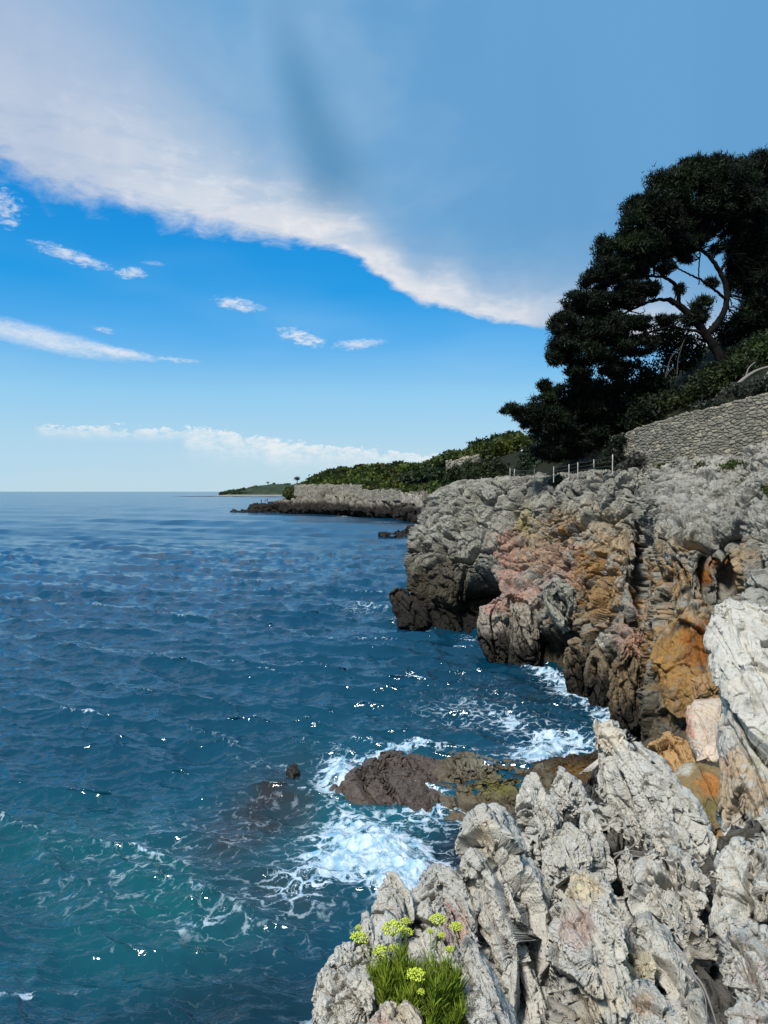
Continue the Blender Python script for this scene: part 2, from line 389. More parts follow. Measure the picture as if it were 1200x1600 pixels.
cols = [
 [(720,1010,80),(716,970,80),(712,920,80),(712,880,81),(716,830,82),(722,790,84),(730,764,86),(760,754,92),(800,750,100)],
 [(664,1005,64),(660,955,64),(654,910,64),(654,870,65),(664,820,67),(684,784,70),(704,762,72),(738,752,80),(790,748,88)],
 [(650,1008,57),(642,970,57),(634,920,57.5),(634,880,58.5),(644,830,61),(664,785,64),(688,762,66),(722,752,72),(772,748,80)],
 [(700,1030,54),(700,988,54),(698,930,53.5),(700,880,55),(702,835,57),(708,790,60),(722,757,62),(745,750,68),(790,748,76)],
 [(752,1040,51.5),(752,1000,52.5),(755,950,53),(757,900,53.3),(760,850,54.5),(765,800,57),(772,754,59),(790,748,64),(830,745,72)],
 [(778,1055,45),(770,1012,45),(763,960,45),(778,915,46.5),(797,880,51.5),(800,820,54.5),(805,753,56),(820,746,60),(850,742,68)],
 [(848,1075,42),(845,1030,42),(842,970,42),(840,920,44),(840,870,48),(845,810,51),(850,749,53),(862,742,57),(885,740,66)],
 [(892,1105,39.5),(885,1062,39.5),(880,1000,39),(880,930,40.5),(885,870,43),(890,810,46),(895,745,49),(905,740,53),(925,738,62)],
 [(942,1140,36.5),(935,1098,36.5),(930,1040,36),(925,960,37.5),(930,880,40),(935,810,43),(945,740,45),(955,734,49),(970,730,60)],
 [(986,1185,33),(980,1138,33),(975,1060,32.5),(975,980,34.3),(978,890,37),(985,810,40),(990,742,42),(1000,727,46),(1010,715,56)],
 [(1004,1210,33.5),(1004,1160,34.5),(1005,1080,36),(1006,1000,37),(1008,920,38),(1009,830,39),(1012,770,41),(1015,725,44),(1030,690,54)],
 [(1006,1330,25),(1010,1250,25.3),(1014,1150,26.2),(1018,1050,27),(1016,930,28.3),(1021,835,29.5),(1025,770,36),(1035,718,42),(1060,680,52)],
 [(1060,1400,22),(1065,1300,22.4),(1070,1180,23.3),(1075,1080,24.3),(1075,930,26),(1078,830,27.6),(1082,770,34),(1090,712,40),(1120,660,50)],
 [(1120,1460,20),(1124,1340,20.8),(1130,1200,21.8),(1136,1080,23.6),(1140,930,26.5),(1138,825,26),(1145,768,32),(1150,704,38),(1180,640,48)],
 [(1190,1510,18),(1190,1380,18.5),(1190,1220,19.5),(1188,1080,20.5),(1185,930,22),(1185,820,23.5),(1195,755,29),(1210,696,35),(1240,630,45)],
 [(1330,1620,16),(1330,1450,16),(1320,1250,17),(1320,1080,18),(1320,930,19),(1320,820,21),(1320,735,26),(1320,675,32),(1350,580,42)],
 [(1700,1800,13),(1700,1600,13),(1700,1350,13.5),(1700,1150,14),(1700,960,15),(1700,820,17),(1700,720,21),(1700,640,27),(1750,520,36)]]
ctrl = [[P(*c) for c in col_] for col_ in cols]
NU, NV = 1000, 640
wu = weights_by([1, 1.2, 3, 3, 2.4, 3, 3, 3, 3, 2.5, 6.0, 3.5, 3.5, 3.5, 4, 1.5], NU)
wv = weights_by([0.4, 1.5, 1.5, 1.5, 1.5, 1.6, 2.2, 0.6], NV)
g = resample(ctrl, NU, NV, wu, wv)
n = grid_normals(g); v = g.reshape(-1, 3); nn = n.reshape(-1, 3)
if nn[(NU//2)*NV+NV//2][1] > 0: nn = -nn
px0, py0 = toimg(v)
bev = np.clip((v[:, 2]+0.3)/2.0, 0, 1)
dd, cells = cliff_disp(v, 1.0)
smooth_or = sstep(px0, 1012, 1030)*sstep(px0, 1175, 1120)*sstep(py0, 900, 960)     # the smooth stained buttress
h5, e5, i5 = facets((v+fbm(v*0.5, 2)[:, None]*0.6)*np.array([0.45, 0.45, 0.62]), 23)
h6, e6, i6 = facets(v*np.array([1.2, 1.2, 1.0]), 24)
dor = 0.55*h5-0.22*sstep(e5, 0.05, 0.0)+0.13*h6-0.06*sstep(e6, 0.05, 0)+0.06*fbm(v*2.5, 3)+0.25*fbm(v*0.5, 2)
dd = dd*(1-0.82*smooth_or)+dor*smooth_or
dd = dd*np.clip(1.1-0.75*np.clip(nn[:, 2], 0, 1), 0.25, 1)
und = -1.5*np.exp(-((v[:, 2]-0.6)/1.3)**2)*sstep(px0, 1015, 990)                    # wave-cut notch at the waterline
def caveat(cx, cy, rx, ry, depth): return -depth*np.exp(-(((px0-cx)/rx)**2+((py0-cy)/ry)**2)**1.5)
dd = dd+und+caveat(752, 930, 20, 38, 1.8)+caveat(898, 960, 14, 60, 1.0)+caveat(1140, 905, 14, 26, 0.35)+caveat(1112, 868, 10, 30, 0.5)+caveat(1100, 850, 8, 45, 1.0)+caveat(870, 1010, 12, 45, 1.1)+caveat(1003, 900, 12, 120, 0.8)
Dd = nn*0.6+np.array([-0.25, -0.31, 0.0])
v2 = v+Dd/np.linalg.norm(Dd, axis=1)[:, None]*dd[:, None]
# colour
a1, b1, i1, a2, b2, i2, i3 = cells
nl = fbm(v*0.35, 4, 0.55, 31); ns = fbm(v*1.6, 4, 0.6, 32); nst = fbm(v*np.array([1.6, 1.6, 0.18]), 4, 0.55, 33)
c = GREY*(1+0.30*nl[:, None]+0.22*ns[:, None])*(0.86+0.28*((i2 % 13)/13))[:, None]
def blob(x, y, rx, ry, nzs=0.7): return np.exp(-(((px0-x)/rx)**2+((py0-y)/ry)**2))*(1+nzs*2*ns+0.8*nl)
c = mixc(c, 0.45*sstep(nl, 0.1, 0.5), (0.25, 0.245, 0.16))
OCH = (0.31, 0.175, 0.06); ORG = (0.25, 0.095, 0.02); PINK = (0.40, 0.245, 0.19); TAN = (0.38, 0.275, 0.16); YEL = (0.33, 0.28, 0.13)
for x, y, rx, ry, cc, s in [
    (800, 870, 40, 60, PINK, 1.1), (795, 925, 60, 35, PINK, 0.9), (850, 850, 60, 50, TAN, 0.9), (820, 800, 22, 45, YEL, 0.9), (880, 800, 22, 35, OCH, 1.0),
    (945, 840, 55, 60, TAN, 1.0), (920, 930, 65, 70, OCH, 1.0), (870, 880, 50, 40, PINK, 0.7), (915, 880, 40, 25, OCH, .9), (985, 1020, 35, 90, PINK, 0.7), (890, 1010, 60, 70, TAN, 0.9), (960, 790, 30, 40, YEL, 0.5),
    (1060, 950, 70, 110, TAN, 1.4), (1070, 1080, 75, 100, OCH, 1.6), (1050, 1060, 60, 120, (0.34, 0.19, 0.06), 1.0), (1095, 1010, 35, 40, ORG, 1.2), (1030, 900, 30, 30, OCH, 1.0), (1110, 900, 40, 20, ORG, 1.6),
    (1150, 880, 18, 60, TAN, 1.0), (1060, 1190, 60, 60, (0.32, 0.18, 0.06), 1.4), (700, 950, 70, 30, (0.24, 0.19, 0.10), 0.8), (1040, 860, 40, 40, TAN, 0.8)]:
    gate = 1 if x > 1000 else sstep(py0+40*nl+25*ns, 765, 840)
    c = mixc(c, gate*0.9*min(s, 1.1)*sstep(blob(x, y, rx*0.95, ry, 0.9)+0.4*nst, 0.22, 0.85), np.array(cc)*(1+0.4*ns[:, None]+0.3*nst[:, None]))
# pale weathered crest of the near slope
c = mixc(c, 0.6*sstep(px0, 990, 1040)*sstep(py0, 850, 810)+0.12*sstep(py0, 810, 770), PALE*0.66*(1+0.45*ns[:, None]+0.3*nst[:, None]))
# dark stain streaks and the black algae zone above the water
c = mixc(c, 0.9*sstep(nst, 0.12, 0.42)*blob(1075, 900, 75, 85, 0.2), (0.035, 0.03, 0.025))
nst2 = fbm(v*np.array([3.2, 3.2, 0.4]), 4, 0.6, 37)
c = mixc(c, 0.75*sstep(nst, 0.12, 0.42)*sstep(py0, 740, 800), (0.075, 0.07, 0.06))
c = mixc(c, 0.65*sstep(nst2, 0.12, 0.40), (0.085, 0.08, 0.07))  # finer lichen streaks, strengthened to give the contrast of shaded cracks
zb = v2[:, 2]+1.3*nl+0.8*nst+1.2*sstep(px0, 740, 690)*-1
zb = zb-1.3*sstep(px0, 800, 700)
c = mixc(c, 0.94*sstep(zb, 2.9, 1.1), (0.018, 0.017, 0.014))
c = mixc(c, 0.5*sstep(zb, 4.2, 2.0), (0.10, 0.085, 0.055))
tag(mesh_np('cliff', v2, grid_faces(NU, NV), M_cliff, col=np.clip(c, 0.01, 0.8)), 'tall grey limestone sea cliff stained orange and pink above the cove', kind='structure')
CL = v2.reshape(NU, NV, 3)
# column headland stump left of the cliff foot and other free rocks use lens_rock below

# ------------------------------------------------------------------ lens rocks: solid boulders / blades given by an outline seen from the ledge
AX = np.array([-0.42, 0.40, 0.80]); AX /= np.linalg.norm(AX)
AX2 = np.cross(AX, [0, 1, 0]); AX2 /= np.linalg.norm(AX2); AX3 = np.cross(AX, AX2)
def karst_disp(v, S, seed=0, rugged=1.0, ax=None):
    """S: feature size in metres"""
    A1 = AX if ax is None else ax
    A2 = np.cross(A1, [0, 1, 0.3]); A2 /= np.linalg.norm(A2); A3 = np.cross(A1, A2)
    b = np.stack([v@A1, v@A2, v@A3], -1)/S
    wr = np.stack([fbm(b*1.1, 3, 0.55, seed+1), fbm(b*1.1, 3, 0.55, seed+2), fbm(b*1.1, 3, 0.55, seed+3)], -1)*0.12
    h1, e1, i1 = facets((b+wr)*np.array([0.32, 1.25, 1.25]), seed+1)
    h2, e2, i2 = facets((b+wr*0.8)*np.array([1.1, 2.8, 2.8]), seed+2)
    h3, e3, i3 = facets((b+wr)*np.array([5.5, 7.5, 7.5]), seed+3)
    d = 0.42*h1-0.34*sstep(e1, 0.07, 0.0)
    d += 0.17*h2-0.12*sstep(e2, 0.12, 0.0)*sstep(perlin(b*1.5, seed+12), -0.3, 0.15)
    d += 0.030*h3-0.016*sstep(e3, 0.12, 0.0)
    gv = perlin((b+wr*0.6)*np.array([0.30, 1.7, 1.7]), seed+30); gw = perlin((b+wr*0.6)*np.array([0.8, 4.2, 4.2]), seed+31)
    d -= 0.20*sstep(np.abs(gv), 0.09, 0.0)+0.07*sstep(np.abs(gw), 0.10, 0.0)
    r = ridged((b+wr*0.5)*np.array([1.0, 2.6, 2.6]), 4, 0.6, seed+6)
    d += 0.045*(r-0.2)
    w1, w2, _i = worley((b+wr*0.4)*np.array([2.6, 3.8, 3.8]), seed+14)
    hole = sstep(w1, 0.42, 0.16)*sstep(perlin(b*1.3, seed+15), -0.05, 0.25)
    d -= 0.13*hole
    pits = perlin(b*np.array([6, 9.0, 9.0]), seed+7); d -= 0.035*sstep(pits, 0.15, 0.5)
    d += 0.020*fbm(b*18, 3, 0.7, seed+9)
    pits = np.maximum(pits*0.8, hole*0.5)
    return d*S*rugged, (i1, i2, r, pits)
def lens_rock(name, poly, y_top, y_bot, thick, mat, label, cat='rock', S=None, res=(120, 300), seed=0, rugged=1.0,
              color=None, group=None, e=0.75, jag=0.045, tint=None, kind=None, back=1.0, push=0.0):
    poly = np.array(poly, float)
    ctr = poly.mean(0)
    if mat is M_near and not kind: ctr = ctr+np.array([0.10, -0.04])*(poly.max(0)-poly.min(0))*(1 if seed % 3 else -0.6)
    seg = np.linalg.norm(np.roll(poly, -1, 0)-poly, axis=1); cum = np.concatenate([[0], np.cumsum(seg)])
    nt = res[1]; s = np.linspace(0, cum[-1], nt, endpoint=False)
    pc = np.vstack([poly, poly[:1]])
    B = np.stack([np.interp(s, cum, pc[:, 0]), np.interp(s, cum, pc[:, 1])], -1)
    size = (poly.max(0)-poly.min(0)).max()
    tt = s/cum[-1]*2*np.pi
    jn = fbm(np.stack([np.cos(tt)*3+seed, np.sin(tt)*3, 0*tt], -1), 5, 0.6, seed)
    B = ctr+(B-ctr)*(1+jag*3*jn[:, None])
    nr = res[0]; nf = int(nr*0.78)
    phi = np.concatenate([np.linspace(0.0, np.pi/2, nf), np.linspace(np.pi/2, np.pi, nr-nf+1)[1:]])
    sr = np.sin(phi)**0.9; cr = np.sign(np.cos(phi))*np.abs(np.cos(phi))**e
    sr[0] = 0.004; sr[-1] = 0.004
    px = ctr[0]+(B[None, :, 0]-ctr[0])*sr[:, None]; py = ctr[1]+(B[None, :, 1]-ctr[1])*sr[:, None]
    ymin, ymax = poly[:, 1].min(), poly[:, 1].max()
    f = (py-ymin)/(ymax-ymin)
    Y = 1/((1-f)/y_top+f/y_bot)
    bul = np.where(cr > 0, 0.45*cr+0.55*(1-sr), cr) if mat is M_near and not kind else cr
    off = np.where(cr > 0, bul*thick*(1.25 if mat is M_near and not kind else 1), cr*thick*back)
    gr = P(px, py, Y)
    tocam = np.array([0, 0, HC])-gr; tocam /= np.linalg.norm(tocam, axis=2, keepdims=True)
    tocam[..., 2] *= 0.55; tocam /= np.linalg.norm(tocam, axis=2, keepdims=True)
    gr = gr+tocam*(off-push)[:, None, None]
    nrm = grid_normals(gr, True)
    if (nrm[nr//3, 0]*tocam[nr//3, 0]).sum() < 0: nrm = -nrm
    nrm[:3] = nrm[3:4].mean(1, keepdims=True); nrm[-3:] = nrm[-4:-3].mean(1, keepdims=True)
    vv = gr.reshape(-1, 3); N = nrm.reshape(-1, 3)
    if S is None: S = size/F*0.5*(y_top+y_bot)*0.55
    ax = P(ctr[0]-0.24*(ymax-ymin), ymin, y_top)-P(ctr[0]+0.24*(ymax-ymin), ymax, y_bot); ax /= np.linalg.norm(ax)
    if kind: ax = None
    dsp, info = karst_disp(vv, S, seed, rugged, ax)
    if mat in (M_mid, M_wet):
        dsp = dsp*0.8
    T = tocam.reshape(-1, 3)*np.where(np.repeat(cr, nt) >= 0, 1, -1)[:, None]
    face = np.repeat(np.abs(cr)**0.5, nt)[:, None]
    D = N*(1-0.6*face)+T*0.6*face; D /= np.linalg.norm(D, axis=1)[:, None]
    D = N*0.45+T*0.55; D /= np.linalg.norm(D, axis=1)[:, None]
    vv = vv+D*(dsp*(0.42+0.58*np.repeat(np.abs(cr)**0.4, nt)))[:, None]
    pxx, pyy = toimg(vv)
    n1 = fbm(vv/S*1.2, 4, 0.55, seed+40); n2 = fbm(vv/S*5, 4, 0.6, seed+41)
    base = np.array(color if color is not None else PALE)
    cc = base*(1+0.22*n1[:, None]+0.20*n2[:, None])*(0.92+0.16*((info[0] % 11)/11))[:, None]
    cc = mixc(cc, 0.5*sstep(n1, 0.05, 0.5), base*np.array([1.04, 0.98, 0.88]))
    cc = mixc(cc, 0.45*sstep(n2, 0.1, 0.5)*sstep(n1, 0.2, -0.2), base*0.55)
    cc = mixc(cc, 0.35*sstep(info[3], 0.2, 0.5), base*0.45)
    for (x, y, rx, ry, tc_, st) in (tint or []):
        cc = mixc(cc, 0.85*min(st, 1)*sstep(np.exp(-(((pxx-x)/rx)**2+((pyy-y)/ry)**2))*(1+1.5*n2+1.6*n1), 0.22, 0.75), np.array(tc_)*(1+0.5*n2[:, None]))
    if mat is M_cliff: cc = mixc(cc, 0.95*sstep(vv[:, 2]+1.2*n1+0.6*n2, 2.6, 1.0), (0.018, 0.017, 0.014))
    org = gr[nf-1].mean(0); org[2] = vv[:, 2].min()
    o = mesh_np(name, vv, grid_faces(nr, nt, True), mat, col=np.clip(cc, 0.01, 0.85), origin=org)
    if kind: tag(o, label, kind=kind)
    else: tag(o, label, cat, group)
    return o
CREAM = (0.58, 0.50, 0.37); PNK = (0.50, 0.38, 0.33)

# base under the foreground blades (shade of the gullies put into its dark colour)
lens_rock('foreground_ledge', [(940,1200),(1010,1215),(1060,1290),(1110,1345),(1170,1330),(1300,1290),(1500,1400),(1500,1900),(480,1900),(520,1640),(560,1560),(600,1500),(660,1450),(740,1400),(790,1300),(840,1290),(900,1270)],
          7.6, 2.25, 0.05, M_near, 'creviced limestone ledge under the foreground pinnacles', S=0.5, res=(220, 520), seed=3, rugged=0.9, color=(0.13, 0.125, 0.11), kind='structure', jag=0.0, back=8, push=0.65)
FG = 'weathered limestone pinnacles of the foreground ledge'
fg = [
 ('rock_pinnacle', [(935,1128),(955,1120),(966,1135),(975,1155),(1000,1165),(1030,1192),(1060,1245),(1085,1262),(1090,1290),(1108,1325),(1110,1350),(1070,1370),(1020,1360),(985,1345),(950,1315),(934,1290),(930,1240),(928,1180),(930,1145)], 6.6, 5.0, 0.42, 'tallest craggy grey pinnacle rising in front of the foaming cove', 11, [(945,1150,30,25,CREAM,.8)], 1.15, (200,480)),
 ('rock_pinnacle', [(833,1208),(850,1240),(868,1252),(878,1280),(874,1312),(850,1322),(842,1345),(815,1335),(812,1290),(810,1255),(820,1225)], 5.3, 4.5, 0.24, 'smooth pointed pinnacle with a hollow at its foot, over the olive shelf', 12, None, 0.8, (110,280)),
 ('rock_pinnacle', [(862,1225),(876,1204),(905,1228),(914,1250),(900,1275),(875,1268),(860,1245)], 5.8, 5.1, 0.2, 'small twin tipped spike just behind the smooth pointed pinnacle', 13, None, 1.0, (90,240)),
 ('rock_pinnacle', [(903,1262),(915,1243),(930,1270),(936,1300),(952,1340),(955,1385),(930,1390),(918,1340),(903,1300)], 5.3, 4.4, 0.2, 'narrow ridge of grey rock at the left foot of the tallest pinnacle', 14, None, 1.0, (100,260)),
 ('rock_pinnacle', [(890,1283),(915,1300),(926,1340),(922,1372),(880,1380),(846,1362),(852,1325),(868,1300)], 4.9, 4.2, 0.22, 'broad shield shaped grey block in the middle of the spikes', 15, None, 0.8, (110,280)),
 ('rock_pinnacle', [(755,1273),(768,1283),(790,1312),(803,1345),(830,1375),(850,1430),(858,1500),(880,1580),(890,1660),(750,1660),(742,1500),(735,1400),(735,1320),(742,1290)], 3.9, 2.45, 0.26, 'long cream tipped blade of rock over the dark foaming gully', 16, [(757,1300,22,40,CREAM,1.0)], 1.0, (200,480)),
 ('rock_pinnacle', [(788,1318),(830,1348),(868,1380),(884,1402),(868,1425),(830,1440),(800,1400),(785,1360)], 4.1, 3.3, 0.2, 'grey slanting ridge just right of the cream tipped blade', 17, None, 1.0, (110,280)),
 ('rock_pinnacle', [(678,1355),(700,1364),(728,1385),(737,1420),(742,1470),(735,1530),(700,1560),(650,1530),(630,1470),(640,1425),(662,1392)], 3.5, 2.75, 0.2, 'pink streaked rock blade standing behind the samphire plants', 18, [(708,1440,18,45,(0.42,0.27,0.24),1.2),(722,1450,10,30,(0.5,0.3,0.2),.8)], 0.9, (150,380)),
 ('rock_pinnacle', [(606,1367),(620,1366),(632,1382),(641,1395),(645,1420),(640,1460),(612,1500),(585,1500),(577,1450),(580,1425),(590,1390)], 3.4, 2.9, 0.15, 'small rounded spur with a knob on top against the white foam', 19, None, 0.8, (110,280)),
 ('rock_pinnacle', [(522,1485),(545,1465),(575,1450),(600,1458),(612,1490),(606,1540),(590,1590),(600,1680),(470,1680),(485,1600),(500,1530)], 2.75, 2.1, 0.17, 'lowest left boulder split by dark vertical cracks above the sea', 20, [(590,1500,30,20,CREAM,.5)], 1.1, (170,420)),
 ('rock_pinnacle', [(575,1590),(605,1563),(635,1570),(652,1595),(662,1700),(530,1700)], 2.3, 1.9, 0.1, 'low cream and pink lump at the very bottom below the samphire', 21, [(620,1590,40,30,CREAM,1.),(590,1600,20,30,PNK,.8)], 0.8, (110,280)),
 ('rock_pinnacle', [(728,1460),(745,1480),(772,1540),(800,1600),(815,1680),(690,1680),(703,1560),(713,1500)], 2.6, 2.05, 0.14, 'sharp grey triangular blade right beside the samphire', 22, None, 0.8, (150,380)),
 ('rock_pinnacle', [(895,1352),(925,1375),(950,1400),(948,1430),(962,1460),(960,1500),(985,1560),(995,1680),(850,1680),(845,1560),(852,1480),(866,1430),(882,1388)], 3.7, 2.3, 0.27, 'big central blade with a beige cap and pink patches', 23, [(915,1385,35,28,(0.60,0.50,0.32),1.1),(900,1450,30,40,PNK,.8),(930,1560,40,50,CREAM,.8)], 1.0, (200,480)),
 ('rock_pinnacle', [(918,1366),(940,1378),(962,1402),(985,1440),(1002,1470),(1042,1520),(1034,1545),(985,1552),(962,1530),(966,1480),(950,1440)], 3.9, 2.8, 0.2, 'sloping grey block with a cream lip right of the beige capped blade', 24, [(1000,1510,35,25,(0.62,0.55,0.38),1.2)], 0.9, (150,380)),
 ('rock_pinnacle', [(985,1562),(1008,1543),(1040,1556),(1066,1600),(1075,1680),(975,1680)], 2.6, 2.1, 0.13, 'small cream and rust knob at the bottom edge', 25, [(1005,1565,25,20,(0.46,0.33,0.22),.8)], 0.9, (110,280)),
 ('rock_pinnacle', [(1004,1443),(1020,1448),(1060,1500),(1092,1560),(1130,1680),(1080,1680),(1050,1575),(1020,1515),(1002,1472)], 3.6, 2.2, 0.12, 'long thin shaded fin slanting down along the deep black crevice', 26, None, 1.0, (130,340)),
 ('rock_pinnacle', [(998,1352),(1010,1328),(1035,1335),(1070,1340),(1098,1370),(1106,1400),(1092,1430),(1110,1480),(1122,1505),(1106,1527),(1080,1510),(1050,1470),(1020,1440),(1000,1405)], 4.7, 3.2, 0.30, 'large lumpy pitted grey knob beyond the deep black crevice', 27, None, 1.25, (180,440)),
 ('rock_pinnacle', [(978,1322),(990,1345),(994,1390),(977,1405),(966,1362)], 4.9, 4.2, 0.1, 'thin upright splinter left of the large lumpy knob', 28, None, 1.0, (70,180)),
 ('rock_pinnacle', [(1128,1362),(1140,1325),(1150,1318),(1165,1338),(1195,1335),(1240,1330),(1280,1400),(1260,1480),(1190,1470),(1155,1468),(1130,1445),(1122,1395)], 4.6, 3.4, 0.27, 'rough grey knob with a small horn at the right edge', 29, [(1190,1420,30,30,(0.42,0.36,0.28),.8)], 1.25, (150,380)),
 ('rock_pinnacle', [(1117,1518),(1140,1475),(1180,1452),(1260,1460),(1290,1560),(1200,1585),(1150,1570),(1124,1548)], 3.4, 2.7, 0.2, 'stained cream block at the right edge, below the rough horned knob', 30, [(1180,1520,30,30,PNK,.9)], 1.1, (130,340)),
 ('rock_pinnacle', [(1135,1590),(1160,1562),(1200,1578),(1280,1600),(1300,1700),(1150,1700)], 2.75, 2.2, 0.15, 'white boulder in the bottom right corner', 31, [(1180,1600,20,20,PNK,.6)], 0.9, (110,280)),
 ('rock_pinnacle', [(1160,1330),(1180,1296),(1205,1275),(1290,1262),(1320,1350),(1240,1372),(1175,1360)], 5.6, 4.6, 0.3, 'pale craggy crest at the right edge under the brown boulder', 32, None, 1.2, (110,300)),
 ('rock_pinnacle', [(1010,1300),(1040,1270),(1075,1300),(1090,1345),(1060,1365),(1020,1350)], 5.3, 4.8, 0.18, 'undercut grey lobe at the right foot of the tallest pinnacle', 33, None, 1.0, (100,260)),
 ('rock_pinnacle', [(940,1360),(958,1395),(962,1430),(945,1425),(925,1395)], 3.95, 3.6, 0.1, 'small notched grey tooth beside the beige cap', 34, None, 1.0, (70,180)),
 ('rock_pinnacle', [(1085,1390),(1120,1360),(1135,1400),(1130,1450),(1150,1480),(1115,1490),(1095,1450)], 4.9, 4.3, 0.1, 'shaded rock tongue between the lumpy knob and the horned knob', 35, None, 1.2, (90,240)),
]
for nm, poly, yt, yb, th, lab, sd, tint, rg, rs in fg:
    lens_rock(nm, poly, yt, 0.4*yt+0.6*yb, th, M_near, lab, 'rock', res=rs, seed=sd, tint=tint, rugged=rg, group=FG, color=PALE*0.98)
# right-hand crag and boulders wedged below it
lens_rock('limestone_crag', [(1115,945),(1138,929),(1172,943),(1215,960),(1320,980),(1400,1100),(1400,1400),(1250,1380),(1180,1345),(1125,1305),(1132,1235),(1128,1165),(1140,1100),(1126,1040),(1113,990)],
    12.5, 8.8, 1.2, M_mid, 'pale pitted crag leaning in from the right edge', 'rock', S=1.1, res=(260, 620), seed=51, rugged=0.8, color=PALE*0.92, back=1.0,
    tint=[(1170,1240,60,50,(0.36,0.27,0.17),1.2),(1150,1190,40,25,(0.36,0.24,0.14),.8),(1190,1180,30,40,(0.30,0.30,0.20),.6),(1150,1080,25,25,CREAM,.5)])
lens_rock('limestone_crag', [(1158,925),(1170,893),(1200,886),(1330,890),(1330,1000),(1200,1000),(1165,960)], 17.5, 16.5, 0.9, M_mid, 'grey rounded crag top just behind the pale pitted crag', 'rock', S=1.6, res=(110, 280), seed=52, rugged=0.7, color=GREY)
BD = 'boulders jammed between the orange cliff and the pale crag'
lens_rock('boulder', [(1074,1105),(1086,1097),(1128,1091),(1140,1110),(1140,1150),(1120,1190),(1090,1185),(1072,1150)], 17.5, 16.5, 0.6, M_mid, 'smooth pinkish boulder wedged against the orange cliff', 'boulder', S=1.2, res=(120, 300), seed=53, rugged=0.18, color=(0.56,0.46,0.36), group=BD, tint=[(1075,1150,12,40,(0.42,0.2,0.13),1.)])
lens_rock('boulder', [(1088,1188),(1100,1165),(1120,1152),(1138,1160),(1136,1185),(1118,1192)], 16.3, 15.8, 0.35, M_mid, 'smaller peach boulder resting below the smooth pinkish one', 'boulder', S=0.8, res=(90, 240), seed=54, rugged=0.22, color=(0.58,0.47,0.36), group=BD)
lens_rock('boulder', [(1048,1210),(1075,1192),(1110,1194),(1140,1205),(1160,1240),(1150,1290),(1120,1302),(1090,1290),(1060,1245)], 15.5, 14, 0.8, M_mid, 'big dark brown and olive boulder below the peach one', 'boulder', S=1.5, res=(140, 340), seed=55, rugged=0.22, color=(0.22,0.155,0.07), group=BD, tint=[(1110,1225,20,18,(0.36,0.15,0.04),1.),(1060,1200,25,12,PALE,.7),(1100,1270,35,20,(0.13,0.12,0.04),.8)])
lens_rock('boulder', [(1110,1300),(1140,1290),(1165,1310),(1160,1345),(1125,1350),(1108,1325)], 14, 13, 0.4, M_mid, 'ochre boulder lowest in the gap behind the horned knob', 'boulder', S=0.9, res=(80, 200), seed=56, rugged=0.3, color=(0.33,0.20,0.09), group=BD)
lens_rock('boulder', [(1020,1165),(1045,1150),(1080,1160),(1085,1200),(1060,1225),(1030,1215),(1016,1190)], 19.5, 18.5, 0.5, M_mid, 'angular ochre rubble block under the orange cliff', 'boulder', S=0.9, res=(120, 300), seed=57, rugged=0.9, color=(0.44,0.27,0.12), group=BD)
lens_rock('boulder', [(1078,1060),(1100,1052),(1130,1050),(1132,1080),(1085,1095)], 19, 18.6, 0.35, M_mid, 'flat brown slab lodged above the smooth pinkish boulder', 'boulder', S=0.9, res=(70, 180), seed=58, rugged=0.4, color=(0.30,0.19,0.09), group=BD)

# shore rocks in the water
OL = (0.115, 0.092, 0.060)
def shelf(name, poly, h, label, color, seed, tint=None, S=2.6, rug=0.22, sink=0.35, cat='rock'):
    """low wave-washed rock, outline given at sea level"""
    poly = np.array([P(x, y, HC*F/(y-768))[:2] for x, y in poly]); ctr = poly.mean(0)
    seg = np.linalg.norm(np.roll(poly, -1, 0)-poly, axis=1); cum = np.concatenate([[0], np.cumsum(seg)])
    nt, nr = 420, 150; s = np.linspace(0, cum[-1], nt, endpoint=False); pc = np.vstack([poly, poly[:1]])
    B = np.stack([np.interp(s, cum, pc[:, 0]), np.interp(s, cum, pc[:, 1])], -1)
    r = np.linspace(0.003, 1.15, nr)[:, None]
    X = ctr[0]+(B[None, :, 0]-ctr[0])*r; Yy = ctr[1]+(B[None, :, 1]-ctr[1])*r
    Z = h*(1-r**4)*(0.80+0.9*fbm(np.stack([X*0.7, Yy*1.1, 0*X], -1).reshape(-1, 3), 5, 0.62, seed+20).reshape(X.shape)); Z = np.where(r > 1, -sink*(r-1)/0.15-0.0, Z)
    gr = np.stack([X, Yy, Z], -1); nn_ = grid_normals(gr, True)
    if nn_[5, 0, 2] < 0: nn_ = -nn_
    vv = gr.reshape(-1, 3)
    dsp, info = karst_disp(vv*np.array([1, 1, 1.6]), S, seed, rug)
    dsp += 0.45*h*fbm(vv*np.array([0.8, 1.6, 1]), 5, 0.6, seed)
    vv = vv+nn_.reshape(-1, 3)*dsp[:, None]
    n1 = fbm(vv*0.8, 4, 0.6, seed+3); n2 = fbm(vv*4, 4, 0.6, seed+4)
    cc = np.array(color)*(1+0.5*n1[:, None]+0.45*n2[:, None]); pxx, pyy = toimg(vv)
    for (x, y, rx, ry, tc_, st) in (tint or []):
        cc = mixc(cc, st*np.exp(-(((pxx-x)/rx)**2+((pyy-y)/ry)**2))*(1+1.2*n2), tc_)
    fo = sstep(fbm(vv*np.array([2.2, 2.2, 1]), 5, 0.65, seed+9), 0.16, 0.34)*sstep(vv[:, 2], h*0.75, 0.0)
    cc = mixc(cc, 0.0*fo, (0.7, 0.75, 0.8))
    return tag(mesh_np(name, vv, grid_faces(nr, nt, True), M_wet, col=np.clip(cc, 0.008, 0.8), origin=(ctr[0], ctr[1], 0)), label, cat)
